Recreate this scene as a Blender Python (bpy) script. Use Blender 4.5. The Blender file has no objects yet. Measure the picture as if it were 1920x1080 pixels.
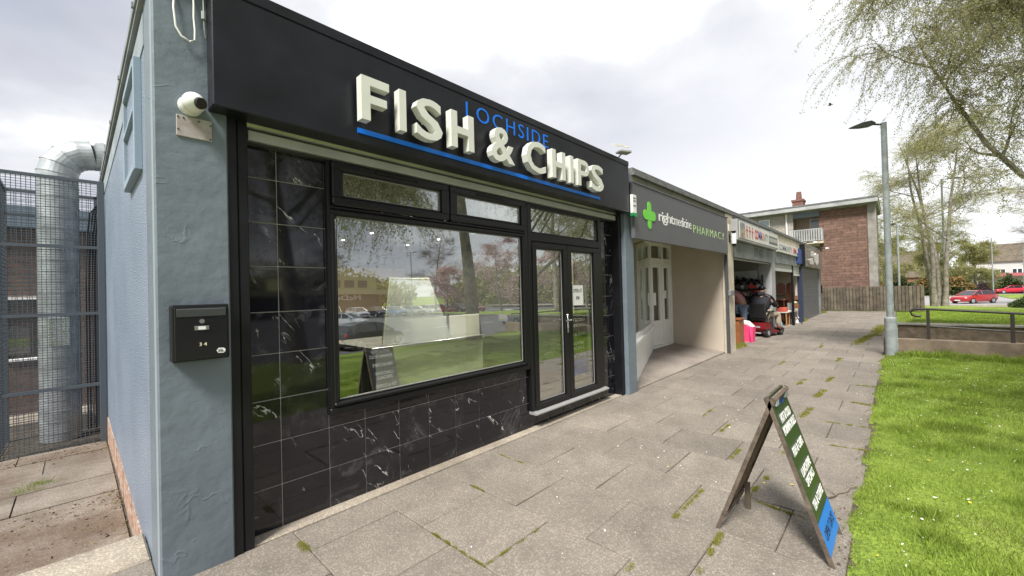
import bpy, math, random
import numpy as np
from mathutils import Vector, Matrix
random.seed(7); rng=np.random.default_rng(7)
S=bpy.context.scene; R=math.radians
# ------------------------------------------------------------ camera
cd=bpy.data.cameras.new('camera'); cam=bpy.data.objects.new('camera',cd); S.collection.objects.link(cam)
S.camera=cam; cd.sensor_width=36; cd.lens=36*768/1920; cd.clip_start=.05; cd.clip_end=2000
yaw,pit,rol=R(43.156),R(0.606),R(-1.487)
f=Vector((math.cos(yaw)*math.cos(pit),math.sin(yaw)*math.cos(pit),math.sin(pit)))
r=f.cross(Vector((0,0,1))).normalized(); u=r.cross(f)
r2=r*math.cos(rol)+u*math.sin(rol); u2=-r*math.sin(rol)+u*math.cos(rol)
M=Matrix((r2,u2,-f)).transposed().to_4x4(); M.translation=Vector((0,0,1.55)); cam.matrix_world=M
S.render.resolution_x=1920; S.render.resolution_y=1080
# ------------------------------------------------------------ world, sun, exposure
SUN_EL,SUN_AZ=R(52),R(200)      # azimuth = direction towards the sun, from +X anticlockwise
W=bpy.data.worlds.new('World'); S.world=W; W.use_nodes=True; N=W.node_tree.nodes; K=W.node_tree.links; N.clear()
sky=N.new('ShaderNodeTexSky'); sky.sky_type='NISHITA'; sky.sun_disc=False; sky.sun_elevation=SUN_EL; sky.sun_rotation=R(90)-SUN_AZ
sky.air_density=1.0; sky.dust_density=2.5
tc=N.new('ShaderNodeTexCoord'); sx=N.new('ShaderNodeSeparateXYZ'); K.new(tc.outputs['Generated'],sx.inputs[0])
def wmath(op,a,b=None):
    n=N.new('ShaderNodeMath'); n.operation=op
    for i,v in enumerate((a,b)):
        if v is None: continue
        if isinstance(v,(int,float)): n.inputs[i].default_value=v
        else: K.new(v,n.inputs[i])
    return n.outputs[0]
zz=wmath('ADD',wmath('MAXIMUM',sx.outputs['Z'],0.0),0.22)
cx=N.new('ShaderNodeCombineXYZ'); K.new(wmath('DIVIDE',sx.outputs['X'],zz),cx.inputs[0]); K.new(wmath('DIVIDE',sx.outputs['Y'],zz),cx.inputs[1])
def wnoise(scale,det,off):
    mp=N.new('ShaderNodeMapping'); mp.inputs['Location'].default_value=off; K.new(cx.outputs[0],mp.inputs[0])
    n=N.new('ShaderNodeTexNoise'); n.inputs['Scale'].default_value=scale; n.inputs['Detail'].default_value=det; n.inputs['Roughness'].default_value=.5
    K.new(mp.outputs[0],n.inputs['Vector']); return n.outputs['Fac']
def wramp(v,stops):
    n=N.new('ShaderNodeValToRGB'); K.new(v,n.inputs[0]); e=n.color_ramp.elements
    for i,(p,c) in enumerate(stops):
        if i<2: e[i].position=p; e[i].color=(*c,1)
        else: x=e.new(p); x.color=(*c,1)
    return n.outputs[0]
n1=wnoise(.8,7,(1.1,3.4,0))
cl=wramp(n1,[(.36,(2.6,2.7,3.1)),(.46,(3.2,3.3,3.65)),(.54,(4.1,4.2,4.4)),(.64,(7.0,7.0,7.1))])
# brighter cloud low in the direction down the street (-Y side) where the cloud sheet is thin
gr=wramp(wmath('ADD',wmath('MULTIPLY',sx.outputs['X'],.55),wmath('MULTIPLY',sx.outputs['Z'],-.55)),[(.16,(0,0,0)),(.50,(1,1,1))])
mixb=N.new('ShaderNodeMix'); mixb.data_type='RGBA'; K.new(gr,mixb.inputs['Factor']); K.new(cl,mixb.inputs[6]); mixb.inputs[7].default_value=(5.6,5.7,5.8,1)
cov=wramp(wnoise(1.1,4,(4.0,1.0,2)),[(.28,(.75,.75,.75)),(.45,(1,1,1))])
mixs=N.new('ShaderNodeMix'); mixs.data_type='RGBA'; K.new(cov,mixs.inputs['Factor']); K.new(sky.outputs[0],mixs.inputs[6]); K.new(mixb.outputs[2],mixs.inputs[7])
bg=N.new('ShaderNodeBackground'); bg.inputs['Strength'].default_value=.1; K.new(mixs.outputs[2],bg.inputs[0])
wo=N.new('ShaderNodeOutputWorld'); K.new(bg.outputs[0],wo.inputs[0])
sl=bpy.data.lights.new('sun','SUN'); sl.energy=3.0; sl.angle=R(15); sl.color=(1,.96,.9)
so=bpy.data.objects.new('sun',sl); S.collection.objects.link(so)
sd=Vector((math.cos(SUN_AZ)*math.cos(SUN_EL),math.sin(SUN_AZ)*math.cos(SUN_EL),math.sin(SUN_EL)))
so.rotation_euler=sd.to_track_quat('Z','Y').to_euler(); so.location=(0,0,30)
S.view_settings.view_transform='Standard'; S.view_settings.look='None'; S.view_settings.exposure=1.12; S.view_settings.gamma=1
# ------------------------------------------------------------ materials
MATS={}
def mat(name,col,rough=.7,metal=0,n1=None,bump=None,spec=None,coat=0,rnd=0,emit=None,trans=None,col2=None):
    """col base colour; n1=(scale,amount) value mottling or, with col2, mix; bump=(scale,strength,kind); rnd=per-island value variation"""
    if name in MATS: return MATS[name]
    m=bpy.data.materials.new(name); m.use_nodes=True; MATS[name]=m
    t=m.node_tree; b=t.nodes['Principled BSDF']; L=t.links
    b.inputs['Base Color'].default_value=(*col,1); b.inputs['Roughness'].default_value=rough; b.inputs['Metallic'].default_value=metal
    if spec is not None: b.inputs['Specular IOR Level'].default_value=spec
    if coat: b.inputs['Coat Weight'].default_value=coat; b.inputs['Coat Roughness'].default_value=.04
    if emit: b.inputs['Emission Color'].default_value=(*emit[0],1); b.inputs['Emission Strength'].default_value=emit[1]
    cur=None
    g=t.nodes.new('ShaderNodeNewGeometry')
    if n1:
        nz=t.nodes.new('ShaderNodeTexNoise'); nz.inputs['Scale'].default_value=n1[0]; nz.inputs['Detail'].default_value=6; nz.inputs['Roughness'].default_value=.6
        L.new(g.outputs['Position'],nz.inputs['Vector'])
        rp=t.nodes.new('ShaderNodeValToRGB'); L.new(nz.outputs['Fac'],rp.inputs[0])
        a=n1[1]; c2=col2 if col2 else tuple(min(1,c*(1+a)) for c in col)
        c1=col if col2 else tuple(c*(1-a) for c in col)
        rp.color_ramp.elements[0].position=.35; rp.color_ramp.elements[1].position=.65
        rp.color_ramp.elements[0].color=(*c1,1); rp.color_ramp.elements[1].color=(*c2,1); cur=rp.outputs[0]
    if rnd:
        h=t.nodes.new('ShaderNodeHueSaturation'); mr=t.nodes.new('ShaderNodeMapRange'); L.new(g.outputs['Random Per Island'],mr.inputs[0])
        mr.inputs[3].default_value=1-rnd; mr.inputs[4].default_value=1+rnd; L.new(mr.outputs[0],h.inputs['Value'])
        if cur: L.new(cur,h.inputs['Color'])
        else: h.inputs['Color'].default_value=(*col,1)
        cur=h.outputs[0]
    if cur: L.new(cur,b.inputs['Base Color'])
    if bump:
        if bump[2]=='v': bz=t.nodes.new('ShaderNodeTexVoronoi'); out='Distance'
        else: bz=t.nodes.new('ShaderNodeTexNoise'); bz.inputs['Detail'].default_value=5; out='Fac'
        bz.inputs['Scale'].default_value=bump[0]; L.new(g.outputs['Position'],bz.inputs['Vector'])
        bn=t.nodes.new('ShaderNodeBump'); bn.inputs['Strength'].default_value=bump[1]; bn.inputs['Distance'].default_value=.01
        L.new(bz.outputs[out],bn.inputs['Height']); L.new(bn.outputs[0],b.inputs['Normal'])
    return m
def nodes(m): return m.node_tree,m.node_tree.nodes,m.node_tree.links,m.node_tree.nodes['Principled BSDF']
def node(t,kind,**k):
    n=t.nodes.new(kind)
    for a,v in k.items():
        if a.startswith('_'): n.inputs[a[1:].replace('_',' ')].default_value=v
        else: setattr(n,a,v)
    return n
def ramp(t,src,stops):
    n=t.nodes.new('ShaderNodeValToRGB'); t.links.new(src,n.inputs[0]); e=n.color_ramp.elements
    for i,(p,c) in enumerate(stops):
        c=(c,c,c) if isinstance(c,(int,float)) else c
        if i<2: e[i].position=p; e[i].color=(*c,1)
        else: x=e.new(p); x.color=(*c,1)
    return n.outputs[0]
def mixc(t,fac,a,b,mode='MIX'):
    n=t.nodes.new('ShaderNodeMix'); n.data_type='RGBA'; n.blend_type=mode
    for i,v in ((0,fac),(6,a),(7,b)):
        if hasattr(v,'is_output') or not isinstance(v,(int,float,tuple)): t.links.new(v,n.inputs[i])
        elif isinstance(v,tuple): n.inputs[i].default_value=(*v,1)
        else: n.inputs[i].default_value=v
    return n.outputs[2]
def pos(t): 
    g=t.nodes.new('ShaderNodeNewGeometry'); return g.outputs['Position'],g
def paving(name,base,dark,patch=.5):
    m=mat(name,base,.88); t,n,L,b=nodes(m); p,g=pos(t)
    a=node(t,'ShaderNodeTexNoise',_Scale=210.,_Detail=3.,_Roughness=.6); L.new(p,a.inputs['Vector'])
    v=node(t,'ShaderNodeTexVoronoi',_Scale=125.); L.new(p,v.inputs['Vector'])
    spec=ramp(t,v.outputs['Color'],[(.0,.86),(.62,.96),(.76,1.38)])
    grain=ramp(t,a.outputs['Fac'],[(.35,.72),(.65,1.2)])
    big=node(t,'ShaderNodeTexNoise',_Scale=1.1,_Detail=6.,_Roughness=.65); L.new(p,big.inputs['Vector'])
    st=ramp(t,big.outputs['Fac'],[(.35,dark),(.62,base)])
    h=node(t,'ShaderNodeHueSaturation'); mr=node(t,'ShaderNodeMapRange'); L.new(g.outputs['Random Per Island'],mr.inputs[0]); mr.inputs[3].default_value=.87; mr.inputs[4].default_value=1.1
    L.new(mr.outputs[0],h.inputs['Value']); L.new(st,h.inputs['Color'])
    q4=node(t,'ShaderNodeTexNoise',_Scale=4.5,_Detail=7.,_Roughness=.7); L.new(p,q4.inputs['Vector']); hs=mixc(t,1.,h.outputs[0],ramp(t,q4.outputs['Fac'],[(.32,.84),(.5,1.),(.7,1.06)]),'MULTIPLY')
    c=mixc(t,1.,hs,spec,'MULTIPLY'); c=mixc(t,1.,c,grain,'MULTIPLY'); L.new(c,b.inputs['Base Color'])
    bn=node(t,'ShaderNodeBump',_Strength=.35,_Distance=.004); L.new(a.outputs['Fac'],bn.inputs['Height']); L.new(bn.outputs[0],b.inputs['Normal'])
    return m
M_slab=paving('paving_slab',(.232,.205,.171),(.186,.163,.135))
M_alley=paving('alley_slab',(.235,.205,.17),(.12,.085,.06))
M_slab2=paving('concrete_forecourt',(.31,.27,.235),(.22,.19,.16))
M_kerb=paving('kerb_concrete',(.40,.35,.28),(.27,.23,.18))
M_dirt=mat('joint_dirt',(.085,.07,.052),.95,n1=(9,.4),bump=(60,.6,'n'))
def marble():
    m=mat('black_marble_tile',(.010,.010,.014),.045,spec=.6); t,n,L,b=nodes(m); p,g=pos(t)
    ad=node(t,'ShaderNodeVectorMath',operation='MULTIPLY_ADD'); L.new(g.outputs['Random Per Island'],ad.inputs[0]); ad.inputs[1].default_value=(17,31,23); L.new(p,ad.inputs[2])
    mp=node(t,'ShaderNodeMapping'); mp.inputs['Rotation'].default_value=(0,R(38),0); L.new(ad.outputs[0],mp.inputs['Vector']); m2=node(t,'ShaderNodeMapping'); m2.inputs['Scale'].default_value=(2.6,1,.65); L.new(mp.outputs[0],m2.inputs['Vector'])
    nz=node(t,'ShaderNodeTexNoise',_Scale=2.0,_Detail=5.,_Roughness=.5,_Distortion=.35); L.new(m2.outputs[0],nz.inputs['Vector'])
    v=ramp(t,nz.outputs['Fac'],[(.4945,0.),(.500,.95),(.5030,0.)])
    n2=node(t,'ShaderNodeTexNoise',_Scale=5.,_Detail=3.); L.new(ad.outputs[0],n2.inputs['Vector'])
    gate=ramp(t,n2.outputs['Fac'],[(.53,0.),(.62,1.)])
    n3=node(t,'ShaderNodeTexNoise',_Scale=2.3,_Detail=8.,_Roughness=.7,_Distortion=1.); L.new(ad.outputs[0],n3.inputs['Vector'])
    cloud=ramp(t,n3.outputs['Fac'],[(.5,(.008,.008,.012)),(.57,(.016,.016,.020)),(.63,(.06,.06,.065)),(.67,(.010,.010,.013))])
    f_=mixc(t,1.,v,gate,'MULTIPLY')
    c=mixc(t,f_,cloud,(.75,.75,.73)); L.new(c,b.inputs['Base Color']); return m
M_tile=marble()
M_grout=mat('grout',(.45,.44,.41),.8)
def painted(name,col,crack=True):
    m=mat(name,col,.55); t,n,L,b=nodes(m); p,g=pos(t)
    big=node(t,'ShaderNodeTexNoise',_Scale=2.2,_Detail=5.); L.new(p,big.inputs['Vector'])
    c=ramp(t,big.outputs['Fac'],[(.3,tuple(x*.86 for x in col)),(.7,tuple(x*1.1 for x in col))])
    vo=node(t,'ShaderNodeTexNoise',_Scale=1.5,_Detail=5.,_Distortion=.5); L.new(p,vo.inputs['Vector'])
    ln=ramp(t,vo.outputs['Fac'],[(.492,0.),(.5,1.),(.508,0.)])
    gt=node(t,'ShaderNodeTexNoise',_Scale=3.7,_Detail=1.); L.new(p,gt.inputs['Vector']); gg=ramp(t,gt.outputs['Fac'],[(.5,0.),(.6,1.)])
    ck=mixc(t,1.,ln,gg,'MULTIPLY')
    lo=node(t,'ShaderNodeTexNoise',_Scale=9.,_Detail=6.); L.new(p,lo.inputs['Vector'])
    hgt=mixc(t,.16,lo.outputs['Fac'],ck)
    bn=node(t,'ShaderNodeBump',_Strength=.5,_Distance=.02); L.new(hgt,bn.inputs['Height']); L.new(bn.outputs[0],b.inputs['Normal'])
    L.new(c,b.inputs['Base Color']); return m
M_pier=painted('slate_blue_masonry_paint',(.15,.185,.215))
def harl():
    m=mat('slate_blue_harling',(.19,.235,.30),.34); t,n,L,b=nodes(m); p,g=pos(t)
    v=node(t,'ShaderNodeTexVoronoi',_Scale=100.); L.new(p,v.inputs['Vector']); a=node(t,'ShaderNodeTexNoise',_Scale=120.,_Detail=3.); L.new(p,a.inputs['Vector'])
    h=mixc(t,.35,v.outputs['Distance'],a.outputs['Fac'])
    bn=node(t,'ShaderNodeBump',_Strength=1.,_Distance=.012); L.new(h,bn.inputs['Height']); L.new(bn.outputs[0],b.inputs['Normal'])
    big=node(t,'ShaderNodeTexNoise',_Scale=1.3,_Detail=5.); L.new(p,big.inputs['Vector'])
    L.new(ramp(t,big.outputs['Fac'],[(.3,(.20,.255,.33)),(.7,(.26,.315,.395))]),b.inputs['Base Color']); return m
M_harl=harl()
M_black=mat('black_powder_coat',(.009,.009,.011),.38,spec=.3,n1=(3,.3),bump=(300,.06,'n'))
M_fascia=mat('black_fascia_panel',(.010,.011,.015),.36,spec=.4,n1=(2.2,.5),bump=(350,.08,'n'))
M_upvc=mat('black_window_frame',(.009,.009,.010),.3,spec=.35,bump=(250,.05,'n'))
M_steel=mat('brushed_aluminium',(.36,.36,.36),.38,metal=.85,n1=(4,.12))
M_galv=mat('galvanised_steel',(.40,.43,.44),.5,metal=.55,n1=(5,.25))
M_bar=mat('pale_shutter_bar',(.42,.42,.42),.55,n1=(3,.1))
M_letter=mat('cream_acrylic_letter',(.72,.73,.67),.35,n1=(5,.04))
M_blue=mat('bright_blue_vinyl',(.0,.18,.85),.4)
M_white=mat('white_upvc',(.78,.78,.75),.35)
M_whitep=mat('white_vinyl',(.82,.82,.8),.5)
M_chrome=mat('chrome',(.8,.8,.8),.15,metal=1)
M_frost=mat('frosted_screen',(.72,.76,.70),.4); M_frost.node_tree.nodes['Principled BSDF'].inputs['Alpha'].default_value=.45
M_roof=mat('grey_felt_roof',(.16,.16,.16),.85,n1=(6,.3))
M_dgrey=mat('dark_grey_trim',(.06,.065,.07),.5)
def glassm(name,f0,tint=(.95,.97,.96)):
    m=bpy.data.materials.new(name); m.use_nodes=True; t=m.node_tree; t.nodes.clear()
    o=t.nodes.new('ShaderNodeOutputMaterial'); mx=t.nodes.new('ShaderNodeMixShader'); gl=t.nodes.new('ShaderNodeBsdfGlossy'); tr=t.nodes.new('ShaderNodeBsdfTransparent')
    gl.inputs['Roughness'].default_value=0.0; gl.inputs['Color'].default_value=(.93,.96,.95,1); tr.inputs[0].default_value=(*tint,1)
    lw=t.nodes.new('ShaderNodeLayerWeight'); lw.inputs['Blend'].default_value=.5; pw=t.nodes.new('ShaderNodeMath'); pw.operation='POWER'; pw.inputs[1].default_value=4.; t.links.new(lw.outputs['Facing'],pw.inputs[0])
    fr=t.nodes.new('ShaderNodeMapRange'); fr.inputs[3].default_value=f0; fr.inputs[4].default_value=1.; t.links.new(pw.outputs[0],fr.inputs[0])
    g=t.nodes.new('ShaderNodeNewGeometry'); nz=t.nodes.new('ShaderNodeTexNoise'); nz.inputs['Scale'].default_value=1.4; nz.inputs['Detail'].default_value=1
    t.links.new(g.outputs['Position'],nz.inputs['Vector']); bn=t.nodes.new('ShaderNodeBump'); bn.inputs['Strength'].default_value=.12; bn.inputs['Distance'].default_value=.01
    t.links.new(nz.outputs['Fac'],bn.inputs['Height']); t.links.new(bn.outputs[0],gl.inputs['Normal'])
    t.links.new(fr.outputs[0],mx.inputs[0]); t.links.new(tr.outputs[0],mx.inputs[1]); t.links.new(gl.outputs[0],mx.inputs[2]); t.links.new(mx.outputs[0],o.inputs[0]); return m
M_glass=glassm('double_glazing',.26)
M_glass2=glassm('plain_glazing',.08)
def brickm(name,c1,c2,mort,sc=1.0,w=.22,h=.075,axis='yz',rough=.9):
    m=mat(name,c1,rough); t,n,L,b=nodes(m); p,g=pos(t)
    s=node(t,'ShaderNodeSeparateXYZ'); L.new(p,s.inputs[0]); c=node(t,'ShaderNodeCombineXYZ')
    if axis=='any':
        ad=node(t,'ShaderNodeMath',operation='ADD'); L.new(s.outputs['X'],ad.inputs[0]); L.new(s.outputs['Y'],ad.inputs[1]); L.new(ad.outputs[0],c.inputs[0])
    else: L.new(s.outputs['Y' if axis=='yz' else 'X'],c.inputs[0])
    L.new(s.outputs['Z'],c.inputs[1])
    br=node(t,'ShaderNodeTexBrick',_Scale=sc,_Mortar_Size=.012,_Brick_Width=w,_Row_Height=h,_Bias=-.1); L.new(c.outputs[0],br.inputs['Vector'])
    br.inputs['Color1'].default_value=(*c1,1); br.inputs['Color2'].default_value=(*c2,1); br.inputs['Mortar'].default_value=(*mort,1)
    nz=node(t,'ShaderNodeTexNoise',_Scale=5.,_Detail=8.,_Roughness=.75); L.new(p,nz.inputs['Vector'])
    cc=mixc(t,1.,br.outputs['Color'],ramp(t,nz.outputs['Fac'],[(.3,.55),(.7,1.35)]),'MULTIPLY'); L.new(cc,b.inputs['Base Color'])
    bn=node(t,'ShaderNodeBump',_Strength=.8,_Distance=.02,invert=True); L.new(br.outputs['Fac'],bn.inputs['Height']); L.new(bn.outputs[0],b.inputs['Normal'])
    return m
M_brick=brickm('red_brick',(.215,.125,.095),(.14,.082,.062),(.11,.075,.06),w=.62,h=.16)
M_brick2=brickm('brown_brick',(.17,.09,.06),(.11,.06,.045),(.13,.12,.10),axis='any')
M_stone=mat('flaking_brick_base',(.27,.11,.06),.95,n1=(22,.1),col2=(.50,.42,.34),bump=(30,1.,'n'))
M_conc=mat('weathered_concrete',(.25,.235,.21),.9,n1=(2.5,.25),bump=(40,.4,'n'))
M_concl=mat('cream_painted_concrete',(.50,.44,.35),.8,n1=(3,.2),bump=(30,.3,'n'))
M_cstain=mat('stained_coping',(.20,.19,.17),.9,n1=(1.8,.1),col2=(.36,.33,.27),bump=(20,.4,'n'))
M_beige=mat('beige_wall_paint',(.47,.405,.33),.75,n1=(1.5,.06),bump=(12,.15,'n'))
M_greyfas=mat('grey_fascia_board',(.105,.105,.115),.5,n1=(1.2,.06))
M_green=mat('lime_green_vinyl',(.16,.62,.05),.45)
M_pgreen=mat('pale_green_vinyl',(.45,.62,.28),.45)
M_palegrey=mat('pale_grey_paint',(.35,.36,.36),.7,n1=(2.,.2))
M_midgrey=mat('mid_grey_paint',(.19,.20,.20),.75,n1=(2.,.25),bump=(20,.2,'n'))
M_wood=mat('weathered_timber',(.115,.088,.066),.85,n1=(12,.4),bump=(40,.6,'n'))
M_fence=mat('dark_fence_timber',(.115,.095,.07),.9,n1=(4,.35),rnd=.25,bump=(40,.5,'n'))
M_asph=mat('asphalt',(.10,.10,.105),.9,n1=(1.5,.2),bump=(90,.3,'n'))
M_bark=mat('birch_bark',(.13,.115,.095),.9,n1=(5,.1),col2=(.30,.27,.22),bump=(14,1.,'n'))
M_twig=mat('dark_twigs',(.17,.14,.12),.9)
def leafm(name,c,tr=.35,n1=None):
    m=mat(name,c,.7,rnd=.45,n1=n1); t,n,L,b=nodes(m)
    td=t.nodes.new('ShaderNodeBsdfTranslucent'); td.inputs[0].default_value=(c[0]*1.2,c[1]*1.2,c[2]*.8,1); mx=t.nodes.new('ShaderNodeMixShader'); mx.inputs[0].default_value=tr
    o=t.nodes['Material Output']; L.new(b.outputs[0],mx.inputs[1]); L.new(td.outputs[0],mx.inputs[2]); L.new(mx.outputs[0],o.inputs[0]); return m
M_leaf=leafm('spring_birch_leaves',(.36,.36,.20),.6)
M_leaf2=leafm('yellow_green_leaves',(.45,.45,.20),.6)
M_leafp=leafm('pink_blossom',(.66,.46,.48))
M_leafd=leafm('hedge_leaves',(.055,.085,.025))
M_leafo=leafm('orange_shoots',(.26,.17,.06))
M_blade=leafm('grass_blades',(.23,.315,.045),n1=(1.3,.28))
M_moss=leafm('moss_tufts',(.26,.26,.05))
def lawnm():
    m=mat('lawn',(.10,.19,.03),.95); t,n,L,b=nodes(m); p,g=pos(t)
    a=node(t,'ShaderNodeTexNoise',_Scale=.9,_Detail=8.,_Roughness=.7); L.new(p,a.inputs['Vector'])
    q=node(t,'ShaderNodeTexNoise',_Scale=40.,_Detail=4.); L.new(p,q.inputs['Vector'])
    c=mixc(t,1.,ramp(t,a.outputs['Fac'],[(.35,(.15,.22,.025)),(.55,(.21,.29,.035)),(.7,(.26,.30,.07))]),ramp(t,q.outputs['Fac'],[(.3,.65),(.7,1.3)]),'MULTIPLY')
    L.new(c,b.inputs['Base Color']); bn=node(t,'ShaderNodeBump',_Strength=.8,_Distance=.03); L.new(q.outputs['Fac'],bn.inputs['Height']); L.new(bn.outputs[0],b.inputs['Normal']); return m
M_lawn=lawnm()
# ------------------------------------------------------------ mesh helpers
class MB:
    def __init__(s): s.v=[]; s.f=[]; s.m=[]
    def add(s,vs,fs,m=0):
        o=len(s.v); s.v+= [tuple(v) for v in vs]; s.f+=[tuple(i+o for i in q) for q in fs]; s.m+=[m]*len(fs); return s
    def box(s,x0,x1,y0,y1,z0,z1,m=0,bev=0):
        if bev<=0:
            v=[(x,y,z) for x in (x0,x1) for y in (y0,y1) for z in (z0,z1)]
            return s.add(v,[(0,1,3,2),(4,6,7,5),(0,4,5,1),(2,3,7,6),(0,2,6,4),(1,5,7,3)],m)
        b=min(bev,(x1-x0)*.49,(y1-y0)*.49,(z1-z0)*.49); P=[];idx={}
        c=((x0,x1),(y0,y1),(z0,z1))
        for i in (0,1):
            for j in (0,1):
                for k in (0,1):
                    p=[c[0][i],c[1][j],c[2][k]]; sg=(1-2*i,1-2*j,1-2*k)
                    for a in range(3):
                        q=[p[n]+sg[n]*b for n in range(3)]; q[a]=p[a]; idx[(i,j,k,a)]=len(P); P.append(tuple(q))
        F=[]
        for a in range(3):
            o=[n for n in range(3) if n!=a]
            for e in (0,1):
                ring=[]
                for (s1,s2) in ((0,0),(1,0),(1,1),(0,1)):
                    k=[0,0,0]; k[a]=e; k[o[0]]=s1; k[o[1]]=s2; ring.append(idx[(*k,a)])
                F.append(tuple(ring))
        for a in range(3):
            o=[n for n in range(3) if n!=a]
            for s1 in (0,1):
                for s2 in (0,1):
                    k0=[0,0,0];k0[o[0]]=s1;k0[o[1]]=s2;k1=list(k0);k1[a]=1
                    F.append((idx[(*k0,o[0])],idx[(*k0,o[1])],idx[(*k1,o[1])],idx[(*k1,o[0])]))
        for i in (0,1):
            for j in (0,1):
                for k in (0,1): F.append((idx[(i,j,k,0)],idx[(i,j,k,1)],idx[(i,j,k,2)]))
        return s.add(P,F,m)
    def cyl(s,p0,p1,r0,r1=None,n=12,m=0,cap=True):
        r1=r0 if r1 is None else r1; return s.tube([p0,p1],[r0,r1],n,m,cap)
    def tube(s,pts,rad,n=8,m=0,cap=True):
        pts=[Vector(p) for p in pts]; rad=[rad]*len(pts) if isinstance(rad,(int,float)) else rad
        V=[];F=[];up=None
        for i,p in enumerate(pts):
            a=pts[max(0,i-1)];b=pts[min(len(pts)-1,i+1)];d=(b-a)
            d=d.normalized() if d.length>1e-9 else Vector((0,0,1))
            if up is None: up=Vector((0,0,1)) if abs(d.z)<.9 else Vector((1,0,0))
            x=d.cross(up)
            if x.length<1e-4: x=d.cross(Vector((.3,1,.1)))
            x.normalize(); y=d.cross(x).normalized(); up=-y if False else up
            for k in range(n):
                t=2*math.pi*k/n; V.append(p+(x*math.cos(t)+y*math.sin(t))*rad[i])
        for i in range(len(pts)-1):
            for k in range(n): F.append((i*n+k,i*n+(k+1)%n,(i+1)*n+(k+1)%n,(i+1)*n+k))
        if cap: F.append(tuple(range(n))[::-1]); F.append(tuple((len(pts)-1)*n+k for k in range(n)))
        return s.add(V,F,m)
    def prism(s,poly,axis,a,b,m=0):
        """poly: 2D list; axis 'x','y','z' = extrude axis, remaining two axes in order"""
        n=len(poly)
        def P(q,t): return {'x':(t,q[0],q[1]),'y':(q[0],t,q[1]),'z':(q[0],q[1],t)}[axis]
        V=[P(q,a) for q in poly]+[P(q,b) for q in poly]
        return s.add(V,[tuple(range(n))[::-1],tuple(range(n,2*n))]+[(i,(i+1)%n,n+(i+1)%n,n+i) for i in range(n)],m)
    def sphere(s,c,r,n=12,k=8,m=0):
        r=(r,r,r) if isinstance(r,(int,float)) else r; V=[];F=[]
        for i in range(k+1):
            a=math.pi*i/k
            for j in range(n):
                b=2*math.pi*j/n; V.append((c[0]+r[0]*math.sin(a)*math.cos(b),c[1]+r[1]*math.sin(a)*math.sin(b),c[2]+r[2]*math.cos(a)))
        for i in range(k):
            for j in range(n): F.append((i*n+j,i*n+(j+1)%n,(i+1)*n+(j+1)%n,(i+1)*n+j))
        return s.add(V,F,m)
    def ring(s,x0,x1,z0,z1,w,y0,y1,m=0,bev=.006):
        s.box(x0,x1,y0,y1,z0,z0+w,m,bev); s.box(x0,x1,y0,y1,z1-w,z1,m,bev)
        s.box(x0,x0+w,y0+.0015,y1,z0+w,z1-w,m,0); s.box(x1-w,x1,y0+.0015,y1,z0+w,z1-w,m,0); return s
    def xf(s,M):
        s.v=[tuple(M@Vector(v)) for v in s.v]; return s
    def build(s,name,mats,parent=None,smooth=False,rel=True):
        me=bpy.data.meshes.new(name); off=Vector((0,0,0))
        if parent is not None and rel: off=WL.get(parent.name,Vector((0,0,0)))
        me.from_pydata([tuple(Vector(v)-off) for v in s.v],[],s.f)
        mats=mats if isinstance(mats,(list,tuple)) else [mats]
        for m in mats: me.materials.append(m)
        if len(mats)>1: me.polygons.foreach_set('material_index',s.m)
        if smooth: 
            me.polygons.foreach_set('use_smooth',[True]*len(me.polygons))
            me.set_sharp_from_angle(angle=R(40))
        me.update(); return link(name,me,parent)
WL={}
def link(name,me,parent=None):
    o=bpy.data.objects.new(name,me); S.collection.objects.link(o)
    if parent is not None: o.parent=parent; WL[o.name]=WL.get(parent.name,Vector((0,0,0)))
    else: WL[o.name]=Vector((0,0,0))
    return o
def thing(name,label,cat,loc=(0,0,0),group=None,rz=0):
    o=bpy.data.objects.new(name,None); S.collection.objects.link(o); o.location=loc; o.rotation_euler=(0,0,rz); o.empty_display_size=.1
    WL[o.name]=Vector(loc); return tag(o,label,cat,group)
def local(name,label,cat,loc=(0,0,0),group=None,rz=0):   # parts given in local coordinates
    o=thing(name,label,cat,loc,group,rz); WL[o.name]=Vector((0,0,0)); return o
def tag(o,label,cat,group=None,kind=None):
    o['label']=label; o['category']=cat
    if group: o['group']=group
    if kind: o['kind']=kind
    return o
def struct(o): o['kind']='structure'; return o
def dup(o,loc,rz=None,label=None,parent=None):
    c=o.copy(); S.collection.objects.link(c)
    if parent is not None: c.parent=parent
    else:
        c.location=loc
        if rz is not None: c.rotation_euler=(0,0,rz)
        if label: c['label']=label
    for ch in o.children: dup(ch,None,parent=c)
    return c
def npmesh(name,V,F,mats,parent=None,mi=None,smooth=False):
    me=bpy.data.meshes.new(name); V=np.asarray(V,np.float32); F=np.asarray(F,np.int32); k=F.shape[1]
    if parent is not None: V=V-np.array(WL[parent.name],np.float32)
    me.vertices.add(len(V)); me.vertices.foreach_set('co',V.ravel()); me.loops.add(F.size); me.loops.foreach_set('vertex_index',F.ravel())
    me.polygons.add(len(F)); me.polygons.foreach_set('loop_start',np.arange(0,F.size,k,dtype=np.int32)); me.polygons.foreach_set('loop_total',np.full(len(F),k,np.int32))
    for m in (mats if isinstance(mats,list) else [mats]): me.materials.append(m)
    if mi is not None: me.polygons.foreach_set('material_index',np.asarray(mi,np.int32))
    me.update(calc_edges=True); me.validate(); return link(name,me,parent)
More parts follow.
